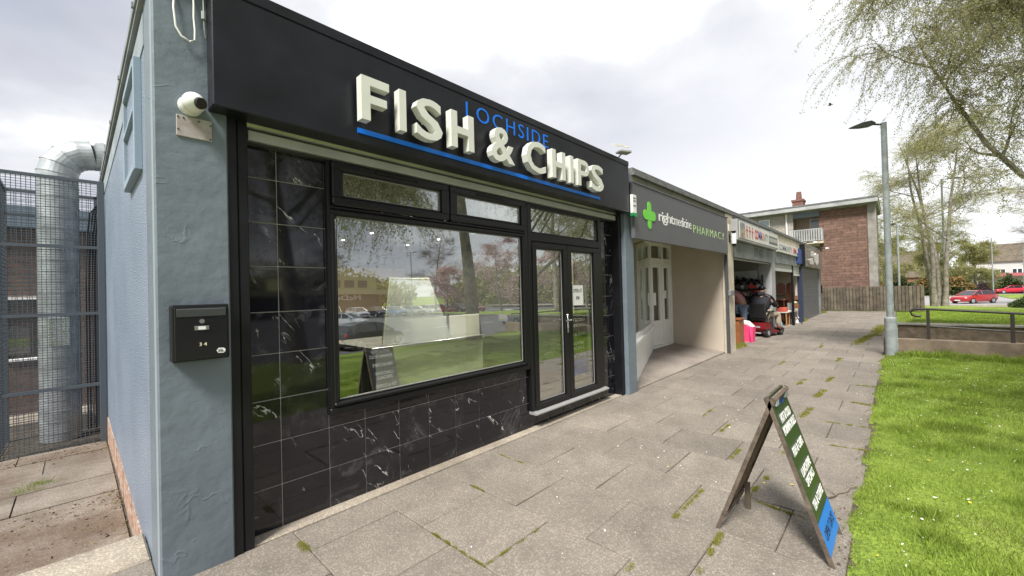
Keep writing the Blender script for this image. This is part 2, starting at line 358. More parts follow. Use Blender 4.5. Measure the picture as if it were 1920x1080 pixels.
def text_raw(s,bold=0,space=1.0,extrude=0,res=3,shear=0):
    c=bpy.data.curves.new('t','FONT'); c.body=s; c.offset=bold; c.space_character=space; c.resolution_u=res; c.extrude=extrude; c.shear=shear
    o=bpy.data.objects.new('t',c); S.collection.objects.link(o); dg=bpy.context.evaluated_depsgraph_get(); dg.update()
    me=o.evaluated_get(dg).to_mesh(); V=[tuple(v.co) for v in me.vertices]; F=[tuple(p.vertices) for p in me.polygons]
    o.evaluated_get(dg).to_mesh_clear(); bpy.data.objects.remove(o); bpy.data.curves.remove(c); return V,F
def text(mb,s,O,U,Vv,w,h,bold=0,space=1.0,depth=.002,m=0,shear=0,fit=True):
    """fit text in a w x h box at origin O along unit axes U (right), Vv (up); extruded towards the reader"""
    V,F=text_raw(s,bold,space,.5,shear=shear); xs=[v[0] for v in V]; ys=[v[1] for v in V]
    x0,x1,y0,y1=min(xs),max(xs),min(ys),max(ys); O=Vector(O); U=Vector(U); Vv=Vector(Vv); n=U.cross(Vv)
    P=[O+U*((v[0]-x0)/(x1-x0)*w)+Vv*((v[1]-y0)/(y1-y0)*h)+n*((v[2]+.5)*depth) for v in V]
    mb.add(P,F,m); return mb
UX,UZ=(1,0,0),(0,0,1)
# ============================================================ GROUND
g=MB()
GX=[-400,-6,.45,36.5,60,600]; GY=[-500,-13,-5,3.72,14,500]
def gz_(x,y):
    fx=min(max((x-36.5)/23.5,0),1); fy=min(max((-5-y)/8,0),1); return -.03-1.0*fx-1.42*fy*(1-fx)-.47*fx*fy
for i in range(5):
    for j in range(5):
        if i==1 and j==3: continue
        c=[(GX[i],GY[j]),(GX[i+1],GY[j]),(GX[i+1],GY[j+1]),(GX[i],GY[j+1])]; g.add([(x,y,gz_(x,y)) for x,y in c],[(0,1,2),(0,2,3)] if j!=1 or i!=3 else [(0,1,2),(0,2,3)])
struct(g.build('ground',M_lawn))
a=MB(); a.add([(-6,3.72,-.35),(.45,3.72,-.35),(.45,7.4,-.40),(-6,7.4,-.40)],[(0,1,2,3)]); a.add([(-6,7.4,-.40),(.45,7.4,-.40),(.45,14,-.56),(-6,14,-.56)],[(0,1,2,3)])
a.add([(-6,3.72,-.03),(.45,3.72,-.03),(.45,3.72,-.36),(-6,3.72,-.36)],[(0,1,2,3)])
a.add([(-6,3.72,-.03),(-6,14,-.03),(-6,14,-.56),(-6,3.72,-.36)],[(0,1,2,3)])
struct(a.build('alley_ground',M_dirt))
# alley slabs
a=MB(); ys=[3.95,4.52,5.9,6.5,7.1,7.75,8.24]; 
ys=[3.73,4.5,5.88,6.52,7.15,7.8,8.3]
for i in range(len(ys)-1):
    y0,y1=ys[i]+.008,ys[i+1]-.008; x=.295
    z0=-.345-.05*max(0,(y0-3.7))/4.5*1.6; z1=-.345-.05*(y1-3.7)/4.5*1.6
    off=[.0,.9,.35,.7,.1,.5][i]; xs=[.285,.285-.5-off*.6]
    while xs[-1]>-5: xs.append(xs[-1]-1.0)
    for j in range(len(xs)-1):
        x1,x0=xs[j]-.006,xs[j+1]+.006; dz=random.uniform(-.004,.004)
        a.add([(x0,y0,z0+.02+dz),(x1,y0,z0+.02+dz),(x1,y1,z1+.02+dz),(x0,y1,z1+.02+dz),(x0,y0,z0-.03),(x1,y0,z0-.03),(x1,y1,z1-.03),(x0,y1,z1-.03)],[(0,1,2,3),(0,4,5,1),(1,5,6,2),(2,6,7,3),(3,7,4,0)])
struct(a.build('alley_paving',M_alley))
a=MB(); a.box(-5.5,.298,3.31,3.71,-.34,.012,0,.012); struct(a.build('alley_kerb',M_kerb))
# pavement slabs, half bond
a=MB(); x=-.23; k=0
def slab(a,x0,x1,y0,y1,m=0):
    dz=[random.uniform(-.0035,.0035)+.002 for _ in range(4)]; b=.005; j=.003
    x0+=j;x1-=j;y0+=j;y1-=j
    T=[(x0+b,y0+b,dz[0]),(x1-b,y0+b,dz[1]),(x1-b,y1-b,dz[2]),(x0+b,y1-b,dz[3])]
    B=[(x0,y0,dz[0]-b),(x1,y0,dz[1]-b),(x1,y1,dz[2]-b),(x0,y1,dz[3]-b)]; C=[(p[0],p[1],-.028) for p in B]
    a.add(T+B+C,[(0,1,2,3)]+[(i+4,(i+1)%4+4,(i+1)%4,i) for i in range(4)]+[(i+8,(i+1)%4+8,(i+1)%4+4,i+4) for i in range(4)],m)
xs=-3.23; i=0
while xs<29.6:
    par=round((xs-.97)/.6)%2
    y=2.955 if par else 2.955-.3; edge=.235 if xs<14 else .05
    if not par: slab(a,xs,xs+.6,y,2.955)
    while y>edge+.12:
        y0=max(y-.6,edge+random.uniform(-.03,.03)); slab(a,xs,xs+.6,y0,y); y-=.6
    if xs<.27:
        slab(a,xs,min(xs+.6,.30),2.955,3.31)
    xs+=.6; i+=1
struct(a.build('pavement',M_slab))
a=MB(); a.box(.64,5.6,2.958,3.3,-.02,.012,0,.006); struct(a.build('shopfront_kerb',M_kerb))
a=MB(); a.box(-3.3,29.7,-.0,3.3,-.03,-.012); struct(a.build('pavement_bed',M_dirt))
a=MB(); a.add([(5.8,2.96,.006),(10.45,2.96,.03),(10.45,4.4,.17),(5.8,4.4,.13),(5.8,2.96,-.02),(10.45,2.96,-.02)],[(0,1,2,3),(0,4,5,1)]); struct(a.build('forecourt',M_slab2))
a=MB(); a.box(11.0,26.6,2.958,3.4,-.02,.008); struct(a.build('shop_threshold',M_slab2))
# near lawn surface, gently uneven, a little proud of the pavement
def lawn(name,x0,x1,y0,y1,zf,nx,ny):
    X,Y=np.meshgrid(np.linspace(x0,x1,nx),np.linspace(y0,y1,ny),indexing='ij'); Z=zf(X,Y)
    V=np.stack([X,Y,Z],-1).reshape(-1,3); I=np.arange(nx*ny).reshape(nx,ny)
    F=np.stack([I[:-1,:-1],I[1:,:-1],I[1:,1:],I[:-1,1:]],-1).reshape(-1,4); return struct(npmesh(name,V,F,M_lawn))
def wob(X,Y): return .008*np.sin(X*1.1+Y*1.8)*np.sin(Y*1.9)+.006*np.sin(X*2.3-Y*2.9+np.sin(X))+.004*np.sin(5.1*X+2*np.sin(3*Y))*np.sin(4*Y)
edgef=lambda X: .225+.035*np.sin(X*3.1)*np.sin(X*1.3)+.03*np.sin(X*11.3+1)*np.sin(X*2.2)+.018*np.sin(X*27)+.012*np.sin(X*61+2)
def lz(X,Y): return np.where(Y>edgef(X),-.025,np.minimum(.012+ (edgef(X)-Y)*.12,.03)+wob(X,Y)*np.clip((edgef(X)-Y)*2,0,1))
lawn('near_lawn',-4,11.9,-4.6,.33,lz,260,120)
def mz(X,Y): 
    h=.52*np.clip((30-X)/16,0,1)*np.clip((.02-Y)/.35,0,1); return h-.02+wob(X,Y)*1.2
lawn('far_lawn',14.06,34,-14,.03,mz,90,110)
# roads
a=MB(); a.add([(62,-60,-1.02),(128,-60,-1.02),(128,-5,-1.02),(100,8,-1.02),(62,4,-1.02)],[(0,1,2,3,4)]); struct(a.build('road',mat('pale_road',(.30,.29,.29),.9,n1=(.5,.12))))
a=MB(); a.box(61.7,62,-60,4,-1.1,-.93); a.box(100,100.3,-9,8,-1.1,-.9); struct(a.build('road_kerb',M_kerb))
a=MB(); a.add([(-80,-84,-1.43),(66,-84,-1.43),(62,-13.1,-1.43),(-80,-13.1,-1.43)],[(0,1,2,3)]); struct(a.build('car_park',M_asph))
a=MB()
for k in range(14): a.box(18+k*2.7,18.12+k*2.7,-50,-44,-1.425,-1.42)
for k in range(10): a.box(-8+k*5,-5.5+k*5,-24.4,-24.25,-1.425,-1.42)
struct(a.build('bay_markings',M_whitep))
a=MB(); a.box(-60,52,-13.1,-12.9,-1.5,-1.32); struct(a.build('car_park_kerb',M_kerb))
# ============================================================ grass, moss, petals (uncountable)
def blades(n,xr,yr,zf,h0,h1,w,keep=None):
    x=rng.uniform(*xr,n); y=rng.uniform(*yr,n)
    if keep is not None: k=keep(x,y); x=x[k]; y=y[k]; n=len(x)
    z=zf(x,y); a=rng.uniform(0,2*np.pi,n); h=rng.uniform(h0,h1,n)*(0.75+.3*np.sin(x*3.1+np.sin(y*4.7)*2)*np.sin(y*3.3+np.sin(x*5)*1.5)+.2*np.sin(x*9+y*7)*np.sin(y*11-x*4)); ww=rng.uniform(.6,1.3,n)*w
    dx,dy=np.cos(a),np.sin(a); l=rng.uniform(.2,.9,n)*h; b=rng.uniform(0,2*np.pi,n)
    B0=np.stack([x-dx*ww,y-dy*ww,z-.004],-1); B1=np.stack([x+dx*ww,y+dy*ww,z-.004],-1); T=np.stack([x+np.cos(b)*l,y+np.sin(b)*l,z+h],-1)
    V=np.stack([B0,B1,T],1).reshape(-1,3); return V
Vs=[blades(150000,(1.2,6),(-3.4,.33),lz,.012,.045,.0022,lambda x,y:(y<edgef(x)+.03)&(y>-.35*x-.6)),
    blades(110000,(6,11.85),(-4.5,.3),lz,.02,.05,.004,lambda x,y:(y<edgef(x)+.03)&(y>-.22*x-.8)),
    blades(9000,(11.5,11.86),(-3.5,.05),lz,.05,.2,.006),
    blades(60000,(14.1,33),(-6,.02),mz,.03,.06,.008)]
tf=[]
for _ in range(150):
    tx=rng.uniform(1.6,11.5); ty=.1-rng.random()**1.2*(.45*tx); rr0=rng.uniform(.06,.25); q_=blades(int(900*rr0/.2),(tx-rr0,tx+rr0),(ty-rr0,ty+rr0),lz,.03,.085,.003,lambda x,y:(x-tx)**2+(y-ty)**2<rr0**2*rng.uniform(.2,1,len(x)))
    tf.append(q_)
Vs+=tf
V=np.concatenate(Vs); npmesh('grass',V,np.arange(len(V)).reshape(-1,3),M_blade); tag(bpy.data.objects['grass'],'short bright green grass of the lawn beside the pavement','grass',kind='stuff')
segs=[((.955,2.56),(.95,2.79),.03),((2.74,1.13),(3.31,1.12),.022),((2.3,.82),(2.73,.84),.022),((2.02,1.12),(2.15,1.12),.02),((3.33,.84),(3.81,.80),.022),((6.87,.85),(7.47,.8),.035),((5.79,.845),(6.31,.81),.04),((7.63,1.15),(8.13,1.12),.03),((4.42,.8),(4.70,.81),.02),((3.99,1.13),(4.4,1.12),.018),((4.53,1.41),(5.04,1.41),.02),((8.14,.84),(8.56,.81),.03),((5.12,1.73),(5.5,1.74),.018),((6.91,.45),(6.85,.2),.03),((8.1,.5),(8.15,.25),.02),((4.93,.6),(5.0,.2),.014),((3.35,.85),(3.27,.39),.014),((2.17,2.4),(2.17,2.62),.012),((2.75,2.4),(2.76,2.8),.008),((1.57,1.75),(1.57,2.3),.006),((9.4,1.7),(9.9,1.7),.02),((10.4,.9),(10.9,.9),.03),((12.4,1.4),(12.9,1.4),.03),((13.5,.8),(16,.6),.12),((16,.5),(20,.4),.18),((5.77,.6),(5.8,.25),.015),((11.2,2.99),(11.8,2.93),.08),((27.2,3.0),(28,2.9),.12),((20.9,2.93),(21.5,2.9),.08),((1.57,1.14),(1.97,1.14),.012),((1.6,1.74),(2.1,1.74),.006)]
P=[]
for (p,q,w) in segs:
    L_=math.dist(p,q); n=int(2600*L_*max(w,.015)/.02); n=min(n,5000); nc=max(2,int(L_/.05)); cc_=rng.random(nc); t=cc_[rng.integers(0,nc,n)]+rng.normal(0,.018/L_,n); cl_=(np.sin(t*23+p[0]*9)>-.5)|(rng.random(n)<.3)
    t=t[cl_]; n=len(t); x=p[0]+(q[0]-p[0])*t+rng.normal(0,w*.42,n); y=p[1]+(q[1]-p[1])*t+rng.normal(0,w*.42,n)
    a_=rng.uniform(0,6.28,n); hh=rng.uniform(.002,.010+w*.18,n) if p[1]<2.9 else rng.uniform(.02,.12,n); ww=.0025 if p[0]<6 else .006
    P.append(np.stack([np.stack([x-np.cos(a_)*ww,y-np.sin(a_)*ww,np.zeros(n)-.002],-1),np.stack([x+np.cos(a_)*ww,y+np.sin(a_)*ww,np.zeros(n)-.002],-1),np.stack([x+rng.normal(0,.006,n),y+rng.normal(0,.006,n),hh+.003],-1)],1).reshape(-1,3))
V=np.concatenate(P); tag(npmesh('moss',V,np.arange(len(V)).reshape(-1,3),M_moss),'moss and weeds growing in the slab joints','moss',kind='stuff')
n=2600; X=rng.uniform(1.2,12,n); Y=rng.uniform(-3.2,.32,n)*rng.uniform(.0,1,n)**.6; k=rng.random(n)<.32; X=X[k];Y=Y[k]
X=np.concatenate([X,rng.uniform(1.5,12,260)]);Y=np.concatenate([Y,rng.uniform(.25,2.6,260)]); n=len(X)
Z=np.where(Y>edgef(X),.009,lz(X,Y)+.022); a_=rng.uniform(0,6.28,n); s_=rng.uniform(.003,.0085,n)*np.where(rng.random(n)<.12,2.,1.)
c,s2=np.cos(a_),np.sin(a_); q=[(1,0),(0,.7),(-1,0),(0,-.7)]
V=np.stack([np.stack([X+s_*(c*p-s2*w),Y+s_*(s2*p+c*w),Z+rng.normal(0,.003,n)],-1) for p,w in q],1).reshape(-1,3)
tag(npmesh('petals',V,np.arange(len(V)).reshape(-1,4),[mat('white_petal',(.78,.74,.68),.7),mat('yellow_petal',(.75,.6,.05),.7)],mi=(rng.random(n)<.12).astype(int)),'fallen white petals and daisies scattered over grass and slabs','petals',kind='stuff')
n=700; X=rng.uniform(1.5,12,n); Y=edgef(X)+rng.normal(.015,.035,n); a_=rng.uniform(0,6.28,n); s_=rng.uniform(.003,.012,n); c,s2=np.cos(a_),np.sin(a_)
V=np.stack([np.stack([X+s_*(c*p-s2*w),Y+s_*(s2*p+c*w),np.full(n,.011)+rng.normal(0,.002,n)],-1) for p,w in [(1,0),(0,.6),(-1,0),(0,-.6)]],1).reshape(-1,3)
tag(npmesh('edge_debris',V,np.arange(len(V)).reshape(-1,4),mat('brown_debris',(.13,.085,.05),.9,rnd=.4)),'brown leaf scraps and soil crumbs along the edge of the grass','debris',kind='stuff')
n=1100; X=.28-1.6*rng.random(n)**1.7; Y=rng.choice([8.1,7.9,5.6,4.9],n,p=[.45,.15,.25,.15])+rng.normal(0,.16,n); Z=np.full(n,-.375)-.02*(Y-3.7)*.9+.016
a_=rng.uniform(0,6.28,n); s_=rng.uniform(.006,.022,n); c,s2=np.cos(a_),np.sin(a_)
V=np.stack([np.stack([X+s_*(c*p-s2*w),Y+s_*(s2*p+c*w),Z+.03+rng.normal(0,.008,n)],-1) for p,w in [(1,0),(0,.5),(-1,0),(0,-.5)]],1).reshape(-1,3)
tag(npmesh('leaf_litter',V,np.arange(len(V)).reshape(-1,4),[mat('dead_leaf',(.09,.05,.025),.9),mat('olive_moss',(.10,.09,.02),.9)],mi=(rng.random(n)<.3).astype(int)),'dead leaves and moss on the alley slabs beside the blue wall','leaf litter',kind='stuff')
V=blades(5000,(-.62,.0),(6.4,7.0),lambda x,y:-.40+0*x,.02,.09,.004,lambda x,y:((x+.31)/.2)**2+((y-6.68)/.16)**2+rng.normal(0,.3,len(x))<.8); tag(npmesh('weed',V,np.arange(len(V)).reshape(-1,3),M_blade),'low green weed growing between the alley slabs','weed')
a=MB(); pts=[]
for i in range(9): pts.append((3.62+i*.05,.42-.02*i+.01*math.sin(i*2),.012+.004*math.sin(i)))
a.tube(pts,[.006-.0004*i for i in range(9)],6); a.tube([pts[3],(3.86,.44,.02)],[.003,.001],5); tag(a.build('fallen_twig',M_wood),'thin dry twig lying on the slabs near the grass edge','twig')
# ============================================================ CHIP SHOP BUILDING
shop=thing('chip_shop','slate blue flat roofed chip shop with black marble tiled front','shop',(.3,2.93,0))
a=MB(); a.box(.30,.64,2.93,3.30,-.3,3.46,0,.008); a.build('end_pier',M_pier,shop)
a=MB(); a.box(5.53,5.79,2.885,3.4,-.02,3.29,0,.006); a.build('pier',M_pier,shop)
a=MB(); a.box(.304,.55,3.30,14,-.07,3.32); a.build('side_wall',M_harl,shop)
a=MB(); a.box(.299,.304,2.945,3.02,-.05,3.4); a.build('corner_bead',mat('pale_corner_bead',(.27,.31,.34),.6),shop)
a=MB()
for i in range(24): y=3.30+i*.45; a.box(.30+random.uniform(-.006,.006),.5,y,y+.447,-.7,-.075)
a.build('brick_plinth',M_stone,shop)
a=MB(); a.box(.275,.56,2.9,14,3.35,3.38); a.box(.265,.56,2.905,14,3.38,3.43); a.box(.56,5.8,3.0,14,3.36,3.425)
for i in range(9): a.box(.255,.265,3.4+i*1.2,3.43+i*1.2,3.38,3.41)
a.build('roof',mat('pale_grey_roof_edge',(.24,.26,.27),.6,n1=(3,.2)),shop)
a=MB(); a.box(.298,.304,3.31,14,3.12,3.32); a.build('plaster_band',mat('worn_blue_plaster',(.27,.31,.34),.7,n1=(3,.2),bump=(25,.3,'n')),shop)
# tiles
a=MB(); gr_=MB(); gx=[.75]+[.945+.3*i for i in range(16)]; gz=[.012,.295,.59,.875,1.18,1.46,1.766,2.055,2.35,2.62]
holes=[(1.265,3.50,.68,2.7),(3.50,5.08,.155,2.7)]
cols=sorted(set([.75,.945,1.265]+[1.245+.3*i for i in range(1,8)]+[3.5]+[3.62,3.88,4.14,4.40,4.66,4.92,5.08,5.29,5.50]))
def cell(x0,x1,z0,z1):
    for h in holes:
        if x0>=h[0]-.001 and x1<=h[1]+.001:
            if z0>=h[2]: return None
            z1=min(z1,h[2])
    return (x0,x1,z0,z1)
for i in range(len(cols)-1):
    for j in range(len(gz)-1):
        c_=cell(cols[i],cols[i+1],gz[j],gz[j+1])
        if c_ and c_[3]-c_[2]>.01:
            x0,x1,z0,z1=c_; a.box(x0+.003,x1-.003,3.06+random.uniform(-.0006,.0006),3.072,z0+.003,z1-.003,0,.0015)
a.build('tile_cladding',M_tile,shop)
a=MB(); a.box(.75,1.265,3.066,3.10,.012,2.62); a.box(1.265,3.5,3.066,3.10,.012,.68); a.box(3.5,5.08,3.066,3.10,.012,.155); a.box(5.08,5.5,3.066,3.10,.012,2.62); a.build('grout',M_grout,shop)
for sx_,(x0,x1) in enumerate(((.636,.748),(5.44,5.53))):
    a=MB(); w=(x1-x0)/2; a.box(x0,x0+w-.002,2.94,3.08,.0,2.70,0,.004); a.box(x0+w+.002,x1,2.945,3.08,.0,2.70,0,.004); a.box(x0+w-.002,x0+w+.002,2.955,3.0,.0,2.69); a.build('shutter_guide',M_black,shop)
a=MB(); poly=[(3.07,2.72),(2.99,2.72),(2.965,2.70),(2.96,2.675),(2.972,2.648),(2.995,2.632),(3.02,2.628),(3.07,2.628)]
a.prism(poly,'x',.748,5.44,0); a.box(.76,5.43,2.975,3.02,2.565,2.626,1,.003); a.box(.76,5.43,2.995,3.06,2.555,2.571,2); a.box(.76,5.43,3.02,3.07,2.60,2.63,2)
a.build('roller_shutter',[M_steel,M_bar,M_dgrey],shop,smooth=False)
# window and door frames
def pane(x0,x1,z0,z1,y,par,m=M_glass):
    a=MB(); a.box(x0,x1,y,y+.006,z0,z1); return a.build('pane',m,par)
fr=MB(); fr.box(1.265,3.50,3.02,3.10,.68,.735,0,.008); fr.box(1.265,3.50,3.02,3.10,2.525,2.60,0,.004); fr.box(1.265,1.29,3.02,3.10,.735,2.525); fr.box(3.445,3.50,3.02,3.10,.735,2.525)
fr.box(1.29,3.445,3.022,3.10,2.205,2.225,0,.003)
fr=fr.build('window_frame',M_upvc,shop)
def sash(name,x0,x1,z0,z1,gx0,gx1,gz0,gz1,front):
    a=MB(); a.box(x0,x1,front,3.09,z0,gz0,0,.012); a.box(x0,x1,front,3.09,gz1,z1,0,.012); a.box(x0,gx0,front+.001,3.09,gz0-.01,gz1+.01,0,.006); a.box(gx1,x1,front+.001,3.09,gz0-.01,gz1+.01,0,.006)
    a.box(gx0-.001,gx0+.012,front+.018,3.08,gz0,gz1); a.box(gx1-.012,gx1+.001,front+.018,3.08,gz0,gz1); a.box(gx0,gx1,front+.018,3.08,gz0-.001,gz0+.012); a.box(gx0,gx1,front+.018,3.08,gz1-.012,gz1+.001)
    o=a.build(name,M_upvc,shop); pane(gx0,gx1,gz0,gz1,front+.035,o)
    b=MB(); t=.006; b.box(gx0+.012,gx0+.012+t,front+.03,front+.034,gz0+.012,gz1-.012); b.box(gx1-.012-t,gx1-.012,front+.03,front+.034,gz0+.012,gz1-.012); b.box(gx0+.02,gx1-.02,front+.03,front+.034,gz0+.012,gz0+.012+t); b.box(gx0+.02,gx1-.02,front+.03,front+.034,gz1-.012-t,gz1-.012)
    b.build('spacer_bar',mat('pale_spacer_bar',(.35,.35,.33),.4),o); return o
sash('window',1.292,3.443,.737,2.203,1.325,3.405,.775,2.165,3.012)
for x0,x1,g0,g1 in ((1.295,2.375,1.37,2.29),(2.39,3.44,2.466,3.372)):
    o=sash('window',x0,x1,2.228,2.555,g0,g1,2.293,2.492,2.985)
    b=MB(); xm=(x0+x1)/2; b.box(xm-.2,xm+.2,2.972,2.984,2.515,2.532,0,.004); b.build('trickle_vent',M_black,o)
df=MB(); df.box(3.502,3.56,3.015,3.10,.2,2.60,0,.004); df.box(5.0,5.08,3.015,3.10,.2,2.60,0,.004); df.box(3.56,5.0,3.015,3.10,2.535,2.60,0,.004); df.box(3.56,5.0,3.015,3.10,2.13,2.225,0,.006); df.build('door_frame',M_upvc,shop)
tr_=MB(); tr_.ring(3.56,5.0,2.222,2.537,.022,3.03,3.09,0,.003); tr_=tr_.build('transom_window',M_upvc,shop); pane(3.582,4.978,2.244,2.515,3.05,tr_)
for k,(x0,x1,g0,g1) in enumerate(((3.562,4.232,3.632,4.15),(4.236,4.998,4.325,4.845))):
    d=sash('door',x0,x1,.2,2.128,g0,g1,.275,2.055,3.0)
    if k==0:
        b=MB(); hx,hz=4.19,1.14; b.box(hx-.012,hx+.014,2.982,3.0,hz-.11,hz+.12,0,.005); b.cyl((hx,2.985,hz+.05),(hx,2.94,hz+.05),.010); b.tube([(hx+.005,2.942,hz+.05),(hx-.04,2.937,hz+.05),(hx-.10,2.94,hz+.045)],[.011,.010,.008],8); b.cyl((hx,2.985,hz-.04),(hx,2.975,hz-.04),.009); b.build('handle',M_chrome,d,smooth=True)
a=MB(); a.prism([(2.955,.168),(3.10,.168),(3.10,.2),(3.0,.198),(2.955,.182)],'x',3.50,5.085); a.build('door_sill',mat('white_sill',(.42,.42,.41),.4,metal=.4),shop)
for x in (5.083,): a=MB(); a.box(x,x+.005,3.05,3.06,.15,2.5); a.build('sealant',M_whitep,shop)
# interior shell
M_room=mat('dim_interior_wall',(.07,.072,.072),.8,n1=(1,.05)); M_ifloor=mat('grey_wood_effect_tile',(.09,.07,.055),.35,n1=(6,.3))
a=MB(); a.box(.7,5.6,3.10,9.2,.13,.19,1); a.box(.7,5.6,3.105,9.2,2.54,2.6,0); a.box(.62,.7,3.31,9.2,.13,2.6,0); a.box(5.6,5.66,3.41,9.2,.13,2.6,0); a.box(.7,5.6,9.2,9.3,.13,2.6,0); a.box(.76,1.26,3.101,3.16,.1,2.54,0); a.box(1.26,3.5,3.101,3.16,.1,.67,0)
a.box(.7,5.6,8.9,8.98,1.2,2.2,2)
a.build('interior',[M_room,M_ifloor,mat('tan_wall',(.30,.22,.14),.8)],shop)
o0=None
for i,(x,y) in enumerate([(x,y) for x in (3.18,4.46) for y in (4.0,4.95,5.95,6.95)]):
    if o0 is None:
        o0=local('downlight','lit round downlight in the chip shop ceiling','downlight',(x,y,2.54),'ceiling downlights inside the chip shop')
        b=MB(); b.cyl((0,0,-.006),(0,0,0),.036,.036,16); b.build('trim',M_whitep,o0); b=MB(); b.cyl((0,0,-.012),(0,0,-.007),.017,.017,14); b.build('lamp',mat('lit_lamp',(1,1,1),.5,emit=((1,.93,.8),30)),o0)
        ld=bpy.data.lights.new('downlight_lamp','AREA'); ld.shape='DISK'; ld.size=.09; ld.energy=13; ld.color=(1,.93,.8); lo_=bpy.data.objects.new('downlight_lamp',ld); S.collection.objects.link(lo_); lo_.location=(0,0,-.014); lo_.parent=o0
    else: dup(o0,(x,y,2.54))
# counter, range, white cabinets seen through the glass
M_cnt=mat('stainless_counter',(.42,.42,.38),.3,metal=.7); M_cab=mat('cream_cabinet',(.78,.78,.66),.4)
t=thing('serving_counter','long steel topped serving counter with dark end panel behind the shop window','counter',(2.3,4.3,.19))
a=MB(); a.box(2.27,4.0,4.3,5.5,.91,.96,0,.004); a.build('worktop',M_cnt,t)
a=MB(); a.box(2.33,4.0,4.36,5.45,.19,.91,0); a.build('front_panel',M_cab,t); a=MB(); a.box(2.30,2.33,4.34,5.45,.19,.91); a.build('end_panel',M_black,t)
a=MB(); a.tube([(2.31,4.5,.7),(2.24,4.5,.7),(2.24,4.5,.45),(2.31,4.5,.45)],.01,8); a.build('handle',M_chrome,t)
t=thing('glass_screen','sloping glass sneeze screen standing on the counter','glass screen',(2.6,4.5,.96))
a=MB(); a.add([(2.46,4.42,.97),(3.5,4.42,.97),(3.2,4.5,1.76),(2.62,4.5,1.76),(2.46,4.43,.97),(3.5,4.43,.97),(3.2,4.51,1.76),(2.62,4.51,1.76)],[(0,1,2,3),(4,7,6,5),(0,3,7,4),(1,5,6,2),(3,2,6,7),(0,4,5,1)]); a.build('pane',mat('frosted_screen',(.72,.76,.70),.4),t)
a=MB(); a.tube([(2.46,4.42,.96),(2.62,4.5,1.76),(3.2,4.5,1.76)],.010,8); a.build('edge_strip',mat('pale_edge',(.75,.75,.5),.4),t)  # plain pale yellow tube along the screen's side and top edges
t=thing('cabinet','cream double door cabinet standing behind the counter','cabinet',(3.0,4.6,.19))
a=MB(); a.box(2.98,4.17,4.62,4.78,.19,1.22,0,.006); a.build('carcass',M_cab,t)
for x0,x1 in ((2.985,3.545),(3.60,4.165)):
    a=MB(); a.box(x0,x1,4.595,4.618,.22,1.24,0,.004); a.build('door',M_cab,t)
a=MB(); a.box(3.55,3.595,4.60,4.617,.2,1.24); a.box(3.562,3.585,4.575,4.6,.92,1.0,0,.004); a.build('latch_post',M_cnt,t)
a=MB(); a.box(1.9,2.25,7.9,8.3,1.15,1.75,0,.01); a.box(1.92,2.23,7.89,7.9,1.18,1.72,0); tag(a.build('wall_unit',mat('brown_board',(.18,.11,.06),.6)),'small brown wall unit at the back of the chip shop','wall unit')
# poster and menu board in the door
a=MB(); a.box(4.36,4.60,3.026,3.030,1.36,1.62); p=tag(a.build('paper_notice',mat('white_paper',(.80,.81,.78),.6)),'white paper notice reading open at 4pm taped inside the right door','notice')
a=MB(); text(a,'OPEN AT',(4.375,3.026,1.525),UX,UZ,.20,.05,.01,1,.001); text(a,'4PM',(4.43,3.026,1.43),UX,UZ,.08,.05,.01,1,.001); a.build('lettering',mat('dark_ink',(.03,.06,.04),.7),p)
t=thing('menu_board','dark menu board leaning inside the right shop door','menu board',(4.4,3.2,.19))
a=MB(); a.box(4.40,4.95,3.20,3.23,.40,1.24); a.build('panel',mat('dark_green_board',(.012,.02,.012),.5),t)
a=MB(); a.box(4.40,4.95,3.196,3.199,.40,.60); a.build('strip',mat('deep_blue_board',(.02,.07,.5),.5),t)
a=MB()
for s,x,z,w in (('HOT & COLD',4.50,1.13,.38),('MORNING ROLLS',4.43,1.055,.5),('FISH & CHIPS',4.48,.93,.42),('LUNCHTIME',4.50,.81,.36),('SPECIALS',4.53,.745,.32),('TEA & COFFEE',4.46,.645,.44)): text(a,s,(x,3.199,z),UX,UZ,w,.042,.012,1,.002)
text(a,'OPEN 7 DAYS',(4.42,3.195,.49),UX,UZ,.5,.055,.012,1,.002,1)
a.build('lettering',[M_whitep,mat('dark_ink',(.03,.06,.04),.7)],t)
